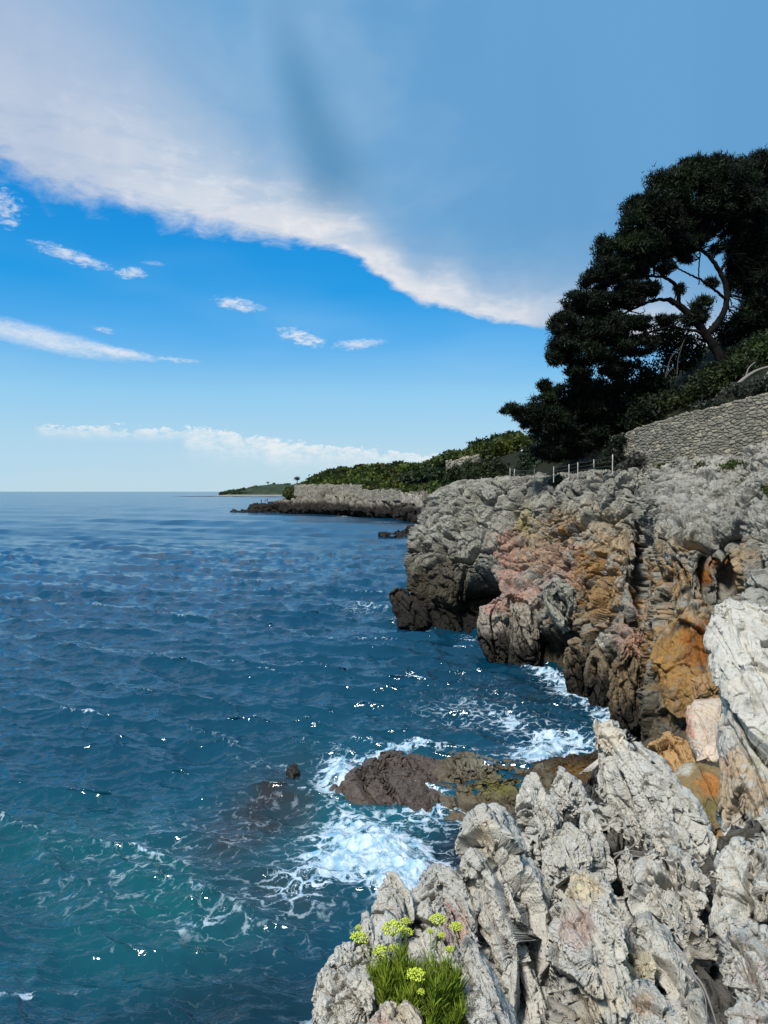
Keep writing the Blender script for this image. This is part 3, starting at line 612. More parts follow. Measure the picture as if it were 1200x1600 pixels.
shelf('shore_rock', [(528,1222),(560,1200),(600,1186),(650,1180),(690,1190),(700,1225),(680,1252),(640,1262),(600,1250),(560,1240)], 0.42, 'low purple brown rock washed by the white surf', (0.085, 0.066, 0.055), 61)
shelf('shore_rock', [(668,1190),(700,1178),(760,1180),(800,1188),(850,1195),(900,1200),(900,1260),(850,1300),(800,1295),(760,1268),(700,1262),(672,1240)], 0.42, 'olive and brown rock shelf behind the foreground spikes', OL, 62, tint=[(745,1195,30,15,(0.24,0.23,0.17),.8),(780,1230,40,15,(0.15,0.14,0.03),.8)])
shelf('shore_rock', [(800,1205),(850,1192),(930,1176),(1000,1160),(1040,1200),(1000,1260),(900,1260),(830,1235)], 0.42, 'black and rust weedy rock between the cove and the spikes', (0.035, 0.026, 0.015), 63, tint=[(900,1205,50,14,(0.13,0.07,0.02),.9)])
shelf('shore_rock', [(449,1204),(455,1197),(465,1197),(468,1206),(458,1210)], 0.08, 'small black rock tip poking out of the water on its own', (0.03, 0.025, 0.02), 64, S=0.8)
lens_rock('rock_stump', [(608,925),(620,918),(634,922),(644,935),(672,945),(720,950),(756,968),(752,1000),(700,1000),(665,993),(622,980),(609,950)], 57, 54.5, 1.3, M_cliff, 'dark blunt stump standing at the left foot of the cliff', 'rock', S=1.8, res=(110, 280), seed=65, rugged=0.6, color=(0.045, 0.038, 0.03))
lens_rock('rock_reef', [(590,835),(610,833),(628,830),(640,820),(656,822),(656,845),(630,844),(600,840)], 172, 160, 2.0, M_farrock, 'low black reef beyond the cliff corner', 'reef', S=5, res=(70, 260), seed=66, rugged=0.5, color=(0.03, 0.027, 0.022))
lens_rock('rock_reef', [(358,800),(364,795),(375,799),(392,800),(392,804),(360,803)], 368, 352, 2.0, M_farrock, 'small black reef off the tip of the far ledge', 'reef', S=6, res=(50, 160), seed=67, rugged=0.4, color=(0.03, 0.027, 0.022))
# pink buttress lumps at the foot of the cliff
BT = 'rounded buttresses at the foot of the main cliff'
for poly, yt, yb, th, lab, sd, cc, tn in [
    ([(748,948),(765,940),(790,935),(800,960),(802,1010),(792,1045),(768,1042),(748,1005)], 45.3, 44, 1.1, 'left lobe of rock under the pink streaked cliff face', 71, (0.32,0.28,0.23), [(775,945,25,14,(0.42,0.25,0.2),1)]),
    ([(792,930),(815,925),(838,932),(842,980),(842,1035),(820,1052),(796,1040)], 44.2, 43.2, 1.1, 'middle lobe of rock under the pink streaked cliff face', 72, (0.33,0.29,0.23), [(815,930,25,14,(0.44,0.25,0.2),1)]),
    ([(955,1035),(975,1000),(1000,978),(1018,1000),(1012,1050),(1008,1130),(985,1170),(962,1150),(952,1075)], 31.5, 30.2, 1.2, 'upright brown buttress with a pink crown beside the orange face', 73, (0.20,0.15,0.09), [(990,1010,25,22,(0.40,0.23,0.16),1.1)]),
    ([(920,1010),(935,995),(956,990),(968,1010),(962,1080),(940,1125),(922,1100),(916,1050)], 35.5, 34.5, 0.9, 'small pale topped buttress left of the upright brown one', 74, (0.22,0.18,0.12), [(940,1000,25,12,PALE,.8)]),
    ([(878,1015),(900,1000),(915,1010),(925,1060),(915,1105),(890,1090),(880,1050)], 38.0, 37.2, 0.9, 'tan buttress above the breaking foam line', 75, (0.28,0.22,0.14), None),
    ([(850,915),(870,905),(895,915),(905,945),(892,985),(880,990),(862,965),(850,940)], 41.0, 40.6, 1.1, 'round grey knob hanging on the stained cliff face', 76, (0.34,0.33,0.28), None)]:
    lens_rock('rock_buttress', poly, yt, yb, th, M_cliff, lab, 'rock', S=1.7, res=(110, 280), seed=sd, rugged=0.75, color=cc, tint=tn, group=BT)

# ------------------------------------------------------------------ sea
NR, NC = 760, 1050
pyr = 768+np.concatenate([np.geomspace(0.12, 3, 30), np.linspace(3, 960, NR-30)[1:], [1000]])
pyr = pyr[::-1]; pxr = np.linspace(-420, 1750, NC)
Yr = HC*F/(pyr-768)
gx = (pxr[None, :]-600)/F*Yr[:, None]; gy = np.repeat(Yr[:, None], NC, 1)
x, y = gx.ravel(), gy.ravel()
sp = np.repeat(np.maximum(np.abs(np.gradient(Yr)), 0.02)[:, None], NC, 1).ravel()
rg = np.random.RandomState(11); z = np.zeros_like(x); dx_ = np.zeros_like(x); dy_ = np.zeros_like(x)
wind = R(-112)       # waves travel down and to the right of the picture
warp = fbm(np.stack([x*0.05, y*0.05, 0*x], -1), 2, 0.5, 77)*2.0
gust = 0.75+0.9*np.clip(fbm(np.stack([x*0.035, y*0.035, 0*x], -1), 3, 0.5, 78)+0.3, 0, 1)
NWV = 108
for k in range(NWV):
    lam = 11*(0.30/11)**((k+rg.rand())/96) if k < 96 else 11*(60/11)**((k-96+rg.rand())/12)
    kk = 2*np.pi/lam; th = wind+rg.normal()*(0.18+0.36*min(1, k/96) if k < 96 else 0.3); amp = 0.0092*lam**0.95*(1.0 if lam < 0.8 else 1.1 if lam < 3.5 else 0.5) if k < 96 else 0.0011*lam
    ph = rg.rand()*6.283; cx_, cy_ = math.cos(th), math.sin(th)
    fade = sstep(lam/sp, 0.6, 1.8)
    a = kk*(x*cx_+y*cy_)+ph+warp*min(1.0, kk*0.25)
    am = amp*(fade if k < 96 else sstep(sp, 0.6, 4.0)*3)*(gust if lam < 5 else 1)*(1+0.35*sstep(y, 32, 75)*sstep(y, 600, 180))
    z += am*np.sin(a)*1.0; ca = am*np.cos(a)*1.15; dx_ += cx_*ca; dy_ += cy_*ca
W3 = np.stack([x, y, 0*x], -1)
px_, py_ = np.repeat(pxr[None, :], NR, 0).ravel(), np.repeat(pyr[:, None], NC, 1).ravel()
def gb(cx, cy, rx, ry, ang=0):
    ca, sa = math.cos(R(ang)), math.sin(R(ang)); u = px_-cx; w = py_-cy
    return np.exp(-(((u*ca+w*sa)/rx)**2+((-u*sa+w*ca)/ry)**2))
n_f = fbm(W3*0.9, 5, 0.6, 81); n_l = fbm(W3*0.25, 3, 0.5, 82)
foam = 1.2*gb(588,1325,86,50,18)+0.4*gb(505,1370,60,40,-20)+1.0*gb(660,1255,36,20,0)+1.0*gb(620,1375,60,45,60)+0.9*gb(690,1380,70,40,0)+0.35*gb(470,1370,80,45,-30)+0.25*gb(420,1440,150,70,0)
foam += 0.8*gb(600,1186,60,10,-14)+0.95*gb(690,1172,50,9,0)+0.95*gb(850,1172,75,24,-8)+1.2*gb(975,1140,40,24,20)+0.5*gb(800,1125,110,22,10)+0.4*gb(860,1060,60,14,25)+0.6*gb(900,1095,50,16,25)
foam += 0.7*gb(640,975,45,9,12)+0.6*gb(735,1000,25,7,8)+0.5*gb(560,950,50,14,0)+0.75*gb(825,1038,30,8,25)+0.6*gb(880,1065,28,9,28)+0.75*gb(520,1210,30,30,35)+0.3*gb(680,1110,90,25,0)+0.25*gb(760,1065,90,22,15)
foam += 0.26*gb(230,1470,130,8,-16)+0.62*gb(45,1550,75,7,-8)+0.15*gb(300,1445,60,8,8)+0.25*gb(330,1300,150,50,-10)+0.25*gb(170,1380,150,60,0)+0.35*gb(420,1195,60,8,5)+0.5*gb(500,1590,40,20,-20)
foam += 0.6*gb(760,1290,60,20,20)+0.45*gb(700,1310,50,60,0)
foam += 0.9*gb(545,806,28,1.3)+0.6*gb(430,801.5,30,1)+0.6*gb(600,815,35,1.5)+0.7*gb(650,845,30,3)
foam = np.where(foam > 0.75, foam, foam*(0.35+0.87*foam))
foam = 0.86*foam*(1+0.7*n_f+0.4*n_l)-0.3*gb(712,1318,36,52)
crest = sstep(z/z.std(), 1.1, 2.3)
crest_glint = 0.34*crest*sstep(py_, 830, 980)*(0.5+sstep(n_l, -0.1, 0.3))  # pale sky glints on the crests, painted in as thin foam
foam = np.clip(foam+crest_glint+0.10*sstep(py_, 950, 1250), 0, 1.4)
surf = np.clip(foam-0.5, 0, 0.8)
z += surf*(0.45*fbm(W3*1.8, 5, 0.6, 83)+0.25)
# colour of the water body: deep blue, teal shallows, brown where the shelf shows through
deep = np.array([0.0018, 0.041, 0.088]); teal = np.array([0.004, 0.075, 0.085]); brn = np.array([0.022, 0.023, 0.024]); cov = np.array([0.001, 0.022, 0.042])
wc = np.repeat(deep[None, :], len(x), 0)*(1+0.4*n_l[:, None])
wc = mixc(wc, 0.5*sstep(py_, 860, 1120), np.array([0.0018, 0.044, 0.070]))
wc = mixc(wc, 0.8*gb(840,1080,190,95,15), cov)  # cove darkened: the cliff's dark reflection put into the water colour
wc = mixc(wc, (0.75*gb(260,1440,270,110,-8)+0.6*gb(60,1330,200,80))*(1+0.9*n_l+0.4*n_f), teal)
wc = mixc(wc, (0.6*gb(560,1280,170,90))*(1+0.5*n_f), teal*1.3)
wc = mixc(wc, (0.9*gb(430,1250,75,55,-20)+0.7*gb(350,1310,60,45,-30)+0.55*gb(440,1400,90,60))*(1+0.8*n_f), brn)
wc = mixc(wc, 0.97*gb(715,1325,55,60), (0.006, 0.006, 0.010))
wc = mixc(wc, 0.6*gb(400,1560,150,60), (0.008, 0.018, 0.026))
wc = mixc(wc, 0.75*gb(330,1590,330,55,-6), (0.002, 0.020, 0.030))
wc = np.clip(wc, 0.0005, 1)
chop = 1-sstep(sp, 0.25, 1.2)
vs = np.stack([x+dx_*chop, y+dy_*chop, z], -1)
M_sea, t, out = new_mat('sea_water')
pos = t.new('ShaderNodeNewGeometry').outputs['Position']
at = t.new('ShaderNodeAttribute', attribute_name='Col').outputs[0]
fo = t.new('ShaderNodeAttribute', attribute_name='foam').outputs['Fac']
pf = t.mapping(pos, (1, 1, 0.2))
dn = t.new('ShaderNodeTexNoise'); dn.inputs['Scale'].default_value = 1.3; dn.inputs['Detail'].default_value = 5; t.l.new(pf, dn.inputs['Vector'])
vadd = t.new('ShaderNodeVectorMath', operation='MULTIPLY_ADD'); t.l.new(dn.outputs['Color'], vadd.inputs[0]); vadd.inputs[1].default_value = (1.5, 1.5, 0); t.l.new(t.mapping(pf, (0.8, 1.25, 1), (0, 0, R(25))), vadd.inputs[2])
l1 = t.vor(vadd.outputs[0], 1.7, 'DISTANCE_TO_EDGE'); l2 = t.vor(vadd.outputs[0], 4.6, 'DISTANCE_TO_EDGE')
lace = t.m('MINIMUM', t.mul(l1, 1.0), t.add(t.mul(l2, 1.6), 0.05))
fn = t.noise(pf, 3.0, 6, 0.68, 0.4)
thr = t.add(t.mul(fo, 0.22), t.mul(t.sub(fn, 0.56), 0.40))
f1_ = t.step(t.sub(thr, lace), -0.03, 0.05)
f2_ = t.step(t.add(t.mul(fo, 1.0), t.mul(t.sub(fn, 0.5), 1.5)), 0.55, 1.25)
fm = t.m('MAXIMUM', t.mul(f1_, t.linr(fo, 0.08, 0.5, 0.0, 0.85)), t.mul(f2_, 0.92))
nb = t.noise(t.mapping(pos, (1.0, 1.7, 1), (0, 0, R(22))), 3.2, 2, 0.55, 0.3)
nb2 = t.noise(t.mapping(pos, (0.7, 1.5, 1), (0, 0, R(22))), 0.9, 3, 0.6, 0.5)
bp = t.new('ShaderNodeBump'); bp.inputs['Strength'].default_value = 0.85; bp.inputs['Distance'].default_value = 0.25
t.l.new(t.add(t.mul(nb, 0.16), t.mul(nb2, 0.25)), bp.inputs['Height'])
rgh = t.new('ShaderNodeAttribute', attribute_name='ripple').outputs['Fac']
wb = principled(t, None, at, rgh, 0.5, bp.outputs[0], IOR=1.40)
fb = t.new('ShaderNodeBump'); fb.inputs['Strength'].default_value = 0.7; fb.inputs['Distance'].default_value = 0.15; t.l.new(t.add(fn, t.mul(lace, -0.6)), fb.inputs['Height'])
fcol = t.mix(t.step(fn, 0.35, 0.65), lin(130, 175, 200), lin(215, 228, 238))
fs = principled(t, None, fcol, 0.7, 0.2, fb.outputs[0])
mx = t.new('ShaderNodeMixShader'); t.l.new(fm, mx.inputs[0]); t.l.new(wb.outputs[0], mx.inputs[1]); t.l.new(fs.outputs[0], mx.inputs[2]); t.l.new(mx.outputs[0], out.inputs[0])
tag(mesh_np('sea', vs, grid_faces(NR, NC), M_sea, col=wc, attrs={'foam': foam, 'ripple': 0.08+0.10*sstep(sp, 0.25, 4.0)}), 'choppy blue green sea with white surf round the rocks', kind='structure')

# ------------------------------------------------------------------ foliage builders
def leaf_cloud(centers, size, rs, flat=0.0, tri_w=0.35, up=0.15):
    """one slim triangle per centre; returns verts, faces"""
    n_ = len(centers); d_ = rs.normal(size=(n_, 3)); d_[:, 2] += up*2; d_[:, 2] *= (1-flat); d_ /= np.linalg.norm(d_, axis=1)[:, None]
    s_ = np.cross(d_, rs.normal(size=(n_, 3))); s_ /= np.linalg.norm(s_, axis=1)[:, None]
    sz = (size*(0.6+0.8*rs.rand(n_)))[:, None] if np.ndim(size) == 0 else size[:, None]*(0.6+0.8*rs.rand(n_))[:, None]
    a = centers-s_*sz*tri_w; b = centers+s_*sz*tri_w; c_ = centers+d_*sz
    return np.stack([a, b, c_], 1).reshape(-1, 3), np.arange(3*n_).reshape(-1, 3)
def clump_points(blobs, per, rs, hollow=0.35, noise_s=1.2, thr=-0.15, sd=0):
    pts_, ci = [], []
    for k, (c_, r) in enumerate(blobs):
        r = np.asarray(r, float); n_ = int(per*(r.prod()**(2/3)))
        d_ = rs.normal(size=(n_, 3)); d_ /= np.linalg.norm(d_, axis=1)[:, None]
        rad = (hollow+(1-hollow)*rs.rand(n_)**0.6)*(1+0.35*rs.normal(size=n_)*0.5)
        pts_.append(c_+d_*rad[:, None]*r); ci.append(np.full(n_, k))
    p = np.concatenate(pts_); ci = np.concatenate(ci)
    m = fbm(p*noise_s, 2, 0.5, sd) > thr
    return p[m], ci[m]
def leaf_colors(p, ci, rs, base, var=0.5, hi=None, sd=0, ns=0.7):
    n_ = fbm(p*ns, 2, 0.5, sd); k = 1+var*n_*1.6+0.25*rs.normal(size=len(p))
    c_ = np.array(base)*np.clip(k, 0.35, 2.2)[:, None]
    if hi is not None: c_ = mixc(c_, sstep(n_, 0.0, 0.5)*0.8, hi)
    return np.repeat(np.clip(c_, 0.003, 0.6), 3, 0)
def tube(pts_, rad, sides=7, jitter=0.0, rs=None):
    pts_ = np.asarray(pts_, float); n_ = len(pts_); rad = np.broadcast_to(rad, n_)
    tg = np.gradient(pts_, axis=0); tg /= np.maximum(np.linalg.norm(tg, axis=1), 1e-9)[:, None]
    ref = np.array([0.31, 0.2, 0.93]); u = np.cross(tg, ref); u /= np.linalg.norm(u, axis=1)[:, None]; w = np.cross(tg, u)
    th = np.linspace(0, 2*np.pi, sides, endpoint=False)
    v_ = pts_[:, None]+rad[:, None, None]*(np.cos(th)[None, :, None]*u[:, None]+np.sin(th)[None, :, None]*w[:, None])
    f = grid_faces(n_, sides, True)
    v_ = v_.reshape(-1, 3)
    cap0 = len(v_); v_ = np.vstack([v_, pts_[0], pts_[-1]])
    j = np.arange(sides)
    f = np.vstack([f, np.stack([j, np.full(sides, cap0), (j+1) % sides, (j+1) % sides], 1)[:, [0, 1, 2, 2]]]) if False else f
    return v_[:cap0], f
def spline(p, n_=14, wob=0.0, rs=None):
    p = np.asarray(p, float); c_ = resample(p[:, None, :].repeat(2, 1), n_, 2)[:, 0]
    if wob: c_[1:-1] += rs.normal(size=c_[1:-1].shape)*wob
    return c_
def merge(parts):
    vs_, fs_, o = [], [], 0
    for v_, f_ in parts: vs_.append(v_); fs_.append(f_+o); o += len(v_)
    return np.vstack(vs_), np.vstack(fs_)
def bush(name, blobs, label, cat, base, hi=None, per=900, lsize=0.25, mat=None, seed=1, stems=True, group=None, noise_s=1.0, thr=-0.12, flat=0, tri_w=0.35, crown='foliage'):
    rs = np.random.RandomState(seed)
    bl = [(np.array(P(x_, y_, Y_)), np.array([rx, rx*1.0, rz])/F*Y_) for (x_, y_, Y_, rx, rz) in blobs]
    ctr_ = np.mean([b[0] for b in bl], 0); zb_ = min(b[0][2]-b[1][2] for b in bl)
    root = empty(name, (ctr_[0], ctr_[1], zb_), label, cat, group)
    p, ci = clump_points(bl, per, rs, noise_s=noise_s, thr=thr, sd=seed)
    v_, f_ = leaf_cloud(p, lsize, rs, flat, tri_w)
    mesh_np(crown, v_, f_, M_leaf, root, col=leaf_colors(p, ci, rs, base, 0.55, hi, seed), smooth=False)
    if stems:
        parts = []
        for c_, r in bl[:10]:
            b0 = np.array([ctr_[0], ctr_[1], zb_])
            parts.append(tube(spline([b0, (b0+c_)/2+rs.normal(size=3)*0.1*r, c_], 8), np.linspace(0.05, 0.02, 8)*max(0.6, r[0]), 5))
        v_, f_ = merge(parts); mesh_np('stems', v_, f_, M_bark, root)
    return root
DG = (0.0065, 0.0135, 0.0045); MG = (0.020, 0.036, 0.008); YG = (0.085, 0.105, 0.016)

# ------------------------------------------------------------------ hillside behind the wall
hc = [[(692,772,105),(692,755,112),(712,728,140),(735,712,200)],
      [(722,768,82),(722,748,92),(745,716,115),(785,705,160)],
      [(800,750,66),(805,738,74),(815,705,90),(830,695,120)],
      [(880,742,60),(890,705,63),(900,675,72),(920,650,90)],
      [(960,735,52),(970,685,54),(985,642,62),(1000,600,75)],
      [(1040,720,44.5),(1040,664,45.5),(1050,612,53),(1080,560,65)],
      [(1130,710,41),(1130,640,41.6),(1130,572,50),(1150,500,62)],
      [(1210,700,38),(1210,612,38.5),(1215,545,47),(1230,450,60)],
      [(1450,700,35),(1450,570,36.5),(1450,480,44),(1450,380,58)]]
g = resample([[P(*c_) for c_ in r_] for r_ in hc], 220, 90); n = grid_normals(g).reshape(-1, 3); v = g.reshape(-1, 3)
v = v+np.array([0, 0, 1])*(0.35*fbm(v*0.6, 4, 0.5, 90))[:, None]
tag(mesh_np('hillside', v, grid_faces(220, 90), M_soil), 'dark wooded slope rising behind the dry stone wall', kind='structure')

# dry stone walls: individually bulging stones displaced from one sheet
def stone_mat(name, s):
    return rock_mat(name, s, 0.6, s*0.15, 0.5, 0.3)
M_wall = stone_mat('dry_stone', 0.12); M_wallfar = stone_mat('rendered_stone', 0.8)
def wall(name, bot, top, label, cell=(0.42, 0.24), nu=700, nv=160, depth=0.09, color=(0.205, 0.193, 0.152), thick=0.6, mat=None, seed=0, cap=False):
    b = np.array([P(*c_) for c_ in bot]); tp = np.array([P(*c_) for c_ in top])
    # front face, crown and back face as one sheet
    dirb = tp*0; tdir = b-np.array([0, 0, b[:, 2].mean()]); back = np.array([[p[0], p[1], 0] for p in tp]); back /= np.linalg.norm(back, axis=1)[:, None]
    rows = [b, b*0.5+tp*0.5, tp, tp+back*thick, b*[1, 1, 1]+back*thick*1.3]
    # straight upsampling (walls are straight in height)
    c_ = np.stack(rows, 1)
    L = np.linalg.norm(np.diff(b, axis=0), axis=1).sum()
    gu = resample(c_, nu, len(rows)).copy()
    gu = gu if False else resample(c_, nu, len(rows), None, np.arange(len(rows), dtype=float))
    ws = [5, 5, 1.2, 3]; tv = weights_by(ws, nv); i = np.clip(np.floor(tv).astype(int), 0, 3); f = (tv-i)[None, :, None]
    gg = gu[:, i]*(1-f)+gu[:, i+1]*f
    sl_ = np.concatenate([[0], np.cumsum(np.linalg.norm(np.diff(gu[:, 0], axis=0), axis=1))])
    st_ = np.floor(sl_/cell[0]/0.8); jt = 0.55*cell[1]*perlin(np.stack([st_*1.37+seed, st_*0+0.3, st_*0], -1), 4)+0.5*cell[1]*perlin(np.stack([sl_*0.5, sl_*0, sl_*0+0.7], -1), 5)
    tops_ = np.clip((tv-0.8)/0.8, 0, 1)*np.clip((4-tv)/1.2, 0, 1); gg[..., 2] += jt[:, None]*tops_[None, :]
    n_ = grid_normals(gg).reshape(-1, 3); vv = gg.reshape(-1, 3)
    if (n_[(nu//2)*nv+4]*(np.array([0, 0, HC])-vv[(nu//2)*nv+4])).sum() < 0: n_ = -n_
    s_ = np.concatenate([[0], np.cumsum(np.linalg.norm(np.diff(gu[:, 0], axis=0), axis=1))])
    ss = np.repeat(s_[:, None], nv, 1).ravel(); hh = vv[:, 2]-np.repeat(gu[:, 0, 2][:, None], nv, 1).ravel()*0.75; bb = np.repeat((tv > 2)[None, :]*(tv-2)[None, :]*thick, nu, 0).ravel()
    q = np.stack([ss/cell[0], hh/cell[1], bb/cell[0]], -1); q += 0.55*np.stack([fbm(q*0.35, 3, .6, 1), fbm(q*0.35, 3, .6, 2), 0*ss], -1)
    a_, b_, id_ = worley(q, seed+5)
    e_ = b_-a_
    dsp = depth*(sstep(e_, 0.0, 0.32))+depth*0.6*((id_ % 23)/23-0.5)+depth*0.35*fbm(vv*6, 2)
    vv = vv+n_*dsp[:, None]
    n1 = fbm(vv*0.5, 3, 0.5, 3)
    cc = np.array(color)*(0.72+0.5*((id_ % 29)/29))[:, None]*(1+0.3*n1[:, None])
    cc = mixc(cc, 0.5*((id_ % 7) == 0), (0.42, 0.36, 0.26)); cc = mixc(cc, 0.8*sstep(e_, 0.09, 0.02), (0.03, 0.028, 0.022))
    o = mesh_np(name, vv, grid_faces(nu, nv), mat or M_wall, col=np.clip(cc, 0.01, 0.8), origin=(b[:, 0].mean(), b[:, 1].mean(), b[:, 2].min()))
    return tag(o, label, 'wall')
wall('dry_stone_wall', [(955,755,46.5),(985,748,44.5),(1030,735,42),(1090,728,39.5),(1150,718,37.5),(1210,708,36),(1330,700,33.5),(1450,700,32)],
     [(955,684,47),(985,673,45),(1030,659,42.5),(1090,642,40),(1150,627,38),(1210,612,36.5),(1330,585,34),(1450,560,32.5)], 'long curving dry stone retaining wall above the near cliff slope', (0.34, 0.16), 1300, 300, depth=0.06)
wall('dry_stone_wall', [(903,722,54),(930,720,52),(955,718,50.5)], [(903,686,54.2),(930,680,52.2),(955,676,50.7)], 'short shaded piece of stone wall under the low pine', (0.45, 0.26), 220, 90, color=(0.22, 0.21, 0.18), seed=2)
wall('dry_stone_wall', [(697,745,90),(720,742,87),(750,742,84)], [(697,721,90),(720,716,87),(750,710,84)], 'small stone wall half buried in bushes on the hillside', (0.55, 0.35), 200, 80, color=(0.26, 0.24, 0.18), seed=3)
wall('stone_wall', [(460,775,352),(500,775,335),(545,775,318),(566,778,305)], [(460,757,352),(500,757,335),(545,757,318),(566,758,305)], 'long flat topped wall crowning the far point', (1.6, 0.9), 400, 80, 0.1, (0.25, 0.235, 0.19), 1.5, M_wallfar, 4)
wall('stone_wall', [(560,780,300),(582,782,290),(604,782,279),(626,782,268)], [(560,765,300),(582,765.3,290),(604,765.6,279),(626,766,268)], 'lower wall with a stepped end, in the middle of the far point', (1.6, 0.9), 240, 60, 0.1, (0.26, 0.24, 0.19), 1.5, M_wallfar, 5)
wall('stone_wall', [(626,785,262),(645,786,250),(660,787,240)], [(626,770,262),(645,771,250),(660,774,240)], 'lowest plain wall nearest the main cliff', (3.0, 1.8), 160, 50, 0.1, (0.40, 0.35, 0.28), 1.5, M_wallfar, 6)

# ------------------------------------------------------------------ far point
fcz = [[(362,801,372),(372,799,368),(376,796,368),(384,793,370),(398,789,385),(410,789,410)],
       [(400,806,352),(402,801,352),(404,795,352),(412,788,354),(425,786,385),(430,784,410)],
       [(440,806,345),(440,802,345),(442,793,343),(448,782,350),(462,776,365),(470,772,400)],
       [(480,809,328),(480,804.5,328),(480,794,325),(482,778,334),(488,765,344),(492,762,380)],
       [(530,812,306),(530,807,306),(528,795,303),(527,778,312),(530,766,324),(533,762,360)],
       [(575,817,285),(575,811,285),(572,799,282),(572,786,290),(580,776,300),(585,764,330)],
       [(620,823,262),(620,815,262),(618,803,258),(616,790,266),(622,779,276),(630,768,300)],
       [(655,830,238),(655,820,238),(652,800,233),(652,790,240),(660,780,252),(670,768,280)],
       [(700,840,205),(700,830,205),(700,805,202),(702,785,206),(710,775,220),(725,765,250)],
       [(760,870,150),(760,850,150),(760,810,148),(762,785,152),(770,775,165),(790,762,200)]]
g = resample([[P(*c_) for c_ in r_] for r_ in fcz], 620, 150); n = grid_normals(g).reshape(-1, 3); v = g.reshape(-1, 3)
if n[300*150+60][1] > 0: n = -n
dd, _c = cliff_disp(v/np.array([5.0, 5.0, 4.0]), 2.2, 9); v2 = v+n*dd[:, None]
nl = fbm(v*0.06, 4, 0.6, 95); ns = fbm(v*0.3, 4, 0.6, 96)
c = np.array([0.215, 0.20, 0.16])*(1+0.6*nl[:, None]+0.9*ns[:, None])
c = mixc(c, 0.35*sstep(ns, 0, 0.5), (0.30, 0.2, 0.15))
c = mixc(c, 0.96*sstep(v2[:, 2]+2*nl+1.5*ns, 6.4, 4.4), (0.018, 0.015, 0.013))
tag(mesh_np('far_point', v2, grid_faces(620, 150), M_farrock, col=np.clip(c, 0.01, 0.7)), 'long rocky point beyond the bay with a black tide line', kind='structure')

# far scrub hill (terrain + mass of scrub) : profile in photo pixels
prof = [(455,765,400),(478,756,395),(498,743,385),(520,735,380),(545,730,370),(570,727,360),(600,725,345),(640,720,320),(680,718,290),(705,705,240),(730,698,200),(755,690,170),(780,681,150),(805,678,135),(850,676,125)]
gg = [[P(x_, 775, Y_*0.915), P(x_, 766+(y_-766)*0.35, Y_*0.94), P(x_, y_+6, Y_), P(x_, y_+14, Y_*1.15)] for x_, y_, Y_ in prof]
g = resample(gg, 240, 60); v = g.reshape(-1, 3)
tag(mesh_np('far_hill', v, grid_faces(240, 60), M_soil), 'far hillside behind the point', kind='structure')
rs = np.random.RandomState(5)
bl = []
for k in range(900):
    t_ = rs.rand(); i_ = t_*(len(prof)-1); a = int(i_); f = i_-a; b_ = min(a+1, len(prof)-1)
    x_ = prof[a][0]*(1-f)+prof[b_][0]*f; yt = prof[a][1]*(1-f)+prof[b_][1]*f; Yt = prof[a][2]*(1-f)+prof[b_][2]*f
    h_ = rs.rand()**0.8; y_ = yt+5+(767-yt)*h_; Y_ = Yt*(1-0.085*h_)-1
    r = (5+5*rs.rand())*(0.7+0.3*300/Yt if Yt > 250 else 1.1); bl.append((P(x_, y_, Y_), np.array([r*1.3, r*1.3, r*0.75])/F*Y_))
pp, ci = clump_points(bl, 60, rs, hollow=0.75, noise_s=0.15, thr=-0.6)
size = np.clip(pp[:, 1]/300, 0.3, 1.3)*1.15
v_, f_ = leaf_cloud(pp, size, rs, 0.2, 0.5)
kcol = np.random.RandomState(3).rand(len(bl)); sel = kcol[ci]
cc = np.where((sel > 0.45)[:, None], np.array([0.030, 0.050, 0.012]), np.array([0.085, 0.115, 0.018]))*(0.7+0.6*np.random.RandomState(4).rand(len(bl)))[ci][:, None]
cc = mixc(cc, (sel > 0.9)*0.7, (0.11, 0.10, 0.03))
cc = cc*(0.75+0.5*rs.rand(len(pp)))[:, None]
tag(mesh_np('hillside_scrub', v_, f_, M_leaf, col=np.repeat(cc, 3, 0), smooth=False), 'mass of green scrub covering the far hillside', kind='stuff')

# far cape
cp = [(270,775.6,775.2),(300,775.6,775.0),(335,775.6,774.2),(345,775.8,771),(370,776,766.5),(400,776,761),(415,776,758),(440,776,757),(462,776,757),(500,776,757)]
g = resample([[P(x_, yb_+0.6, 1500), P(x_, yb_-0.2, 1510), P(x_, (yb_*0.35+yt_*0.65), 1600), P(x_, yt_+0.6, 1750), P(x_, 775, 2000)] for x_, yb_, yt_ in cp], 160, 40)
v = g.reshape(-1, 3); v[:, 2] += 2.5*fbm(v*0.02, 3, 0.5, 3)*sstep(v[:, 2], 6, 16)
c = np.array([0.035, 0.052, 0.025])*(1+0.9*fbm(v*np.array([0.04, 0.01, 0.12]), 4, 0.6, 8)[:, None]); c = mixc(c, 0.9*sstep(v[:, 2], 4.5, 2.0), (0.33, 0.29, 0.25)); c = mixc(c, sstep(v[:, 2], 1.2, 0.3), (0.04, 0.035, 0.03))
tag(mesh_np('far_cape', v, grid_faces(160, 40), M_farrock, col=np.clip(c, 0.01, 0.6)), 'low green cape on the horizon with a pale shoreline', kind='structure')
rs = np.random.RandomState(15); bl = []
for k in range(120):
    x_ = rs.uniform(348, 470); yt = np.interp(x_, [p[0] for p in cp], [p[2] for p in cp]); h_ = rs.rand(); bl.append((P(x_, yt+0.6+(773.0-yt)*h_, 1750-200*h_), np.array([7, 7, 3.4])))
pp, ci = clump_points(bl, 5, rs, hollow=0.8, thr=-0.9, noise_s=0.05); v_, f_ = leaf_cloud(pp, 4.0, rs, 0.3, 0.5)
cc = np.array([0.040, 0.062, 0.028])*(0.5+rs.rand(len(bl)))[ci][:, None]
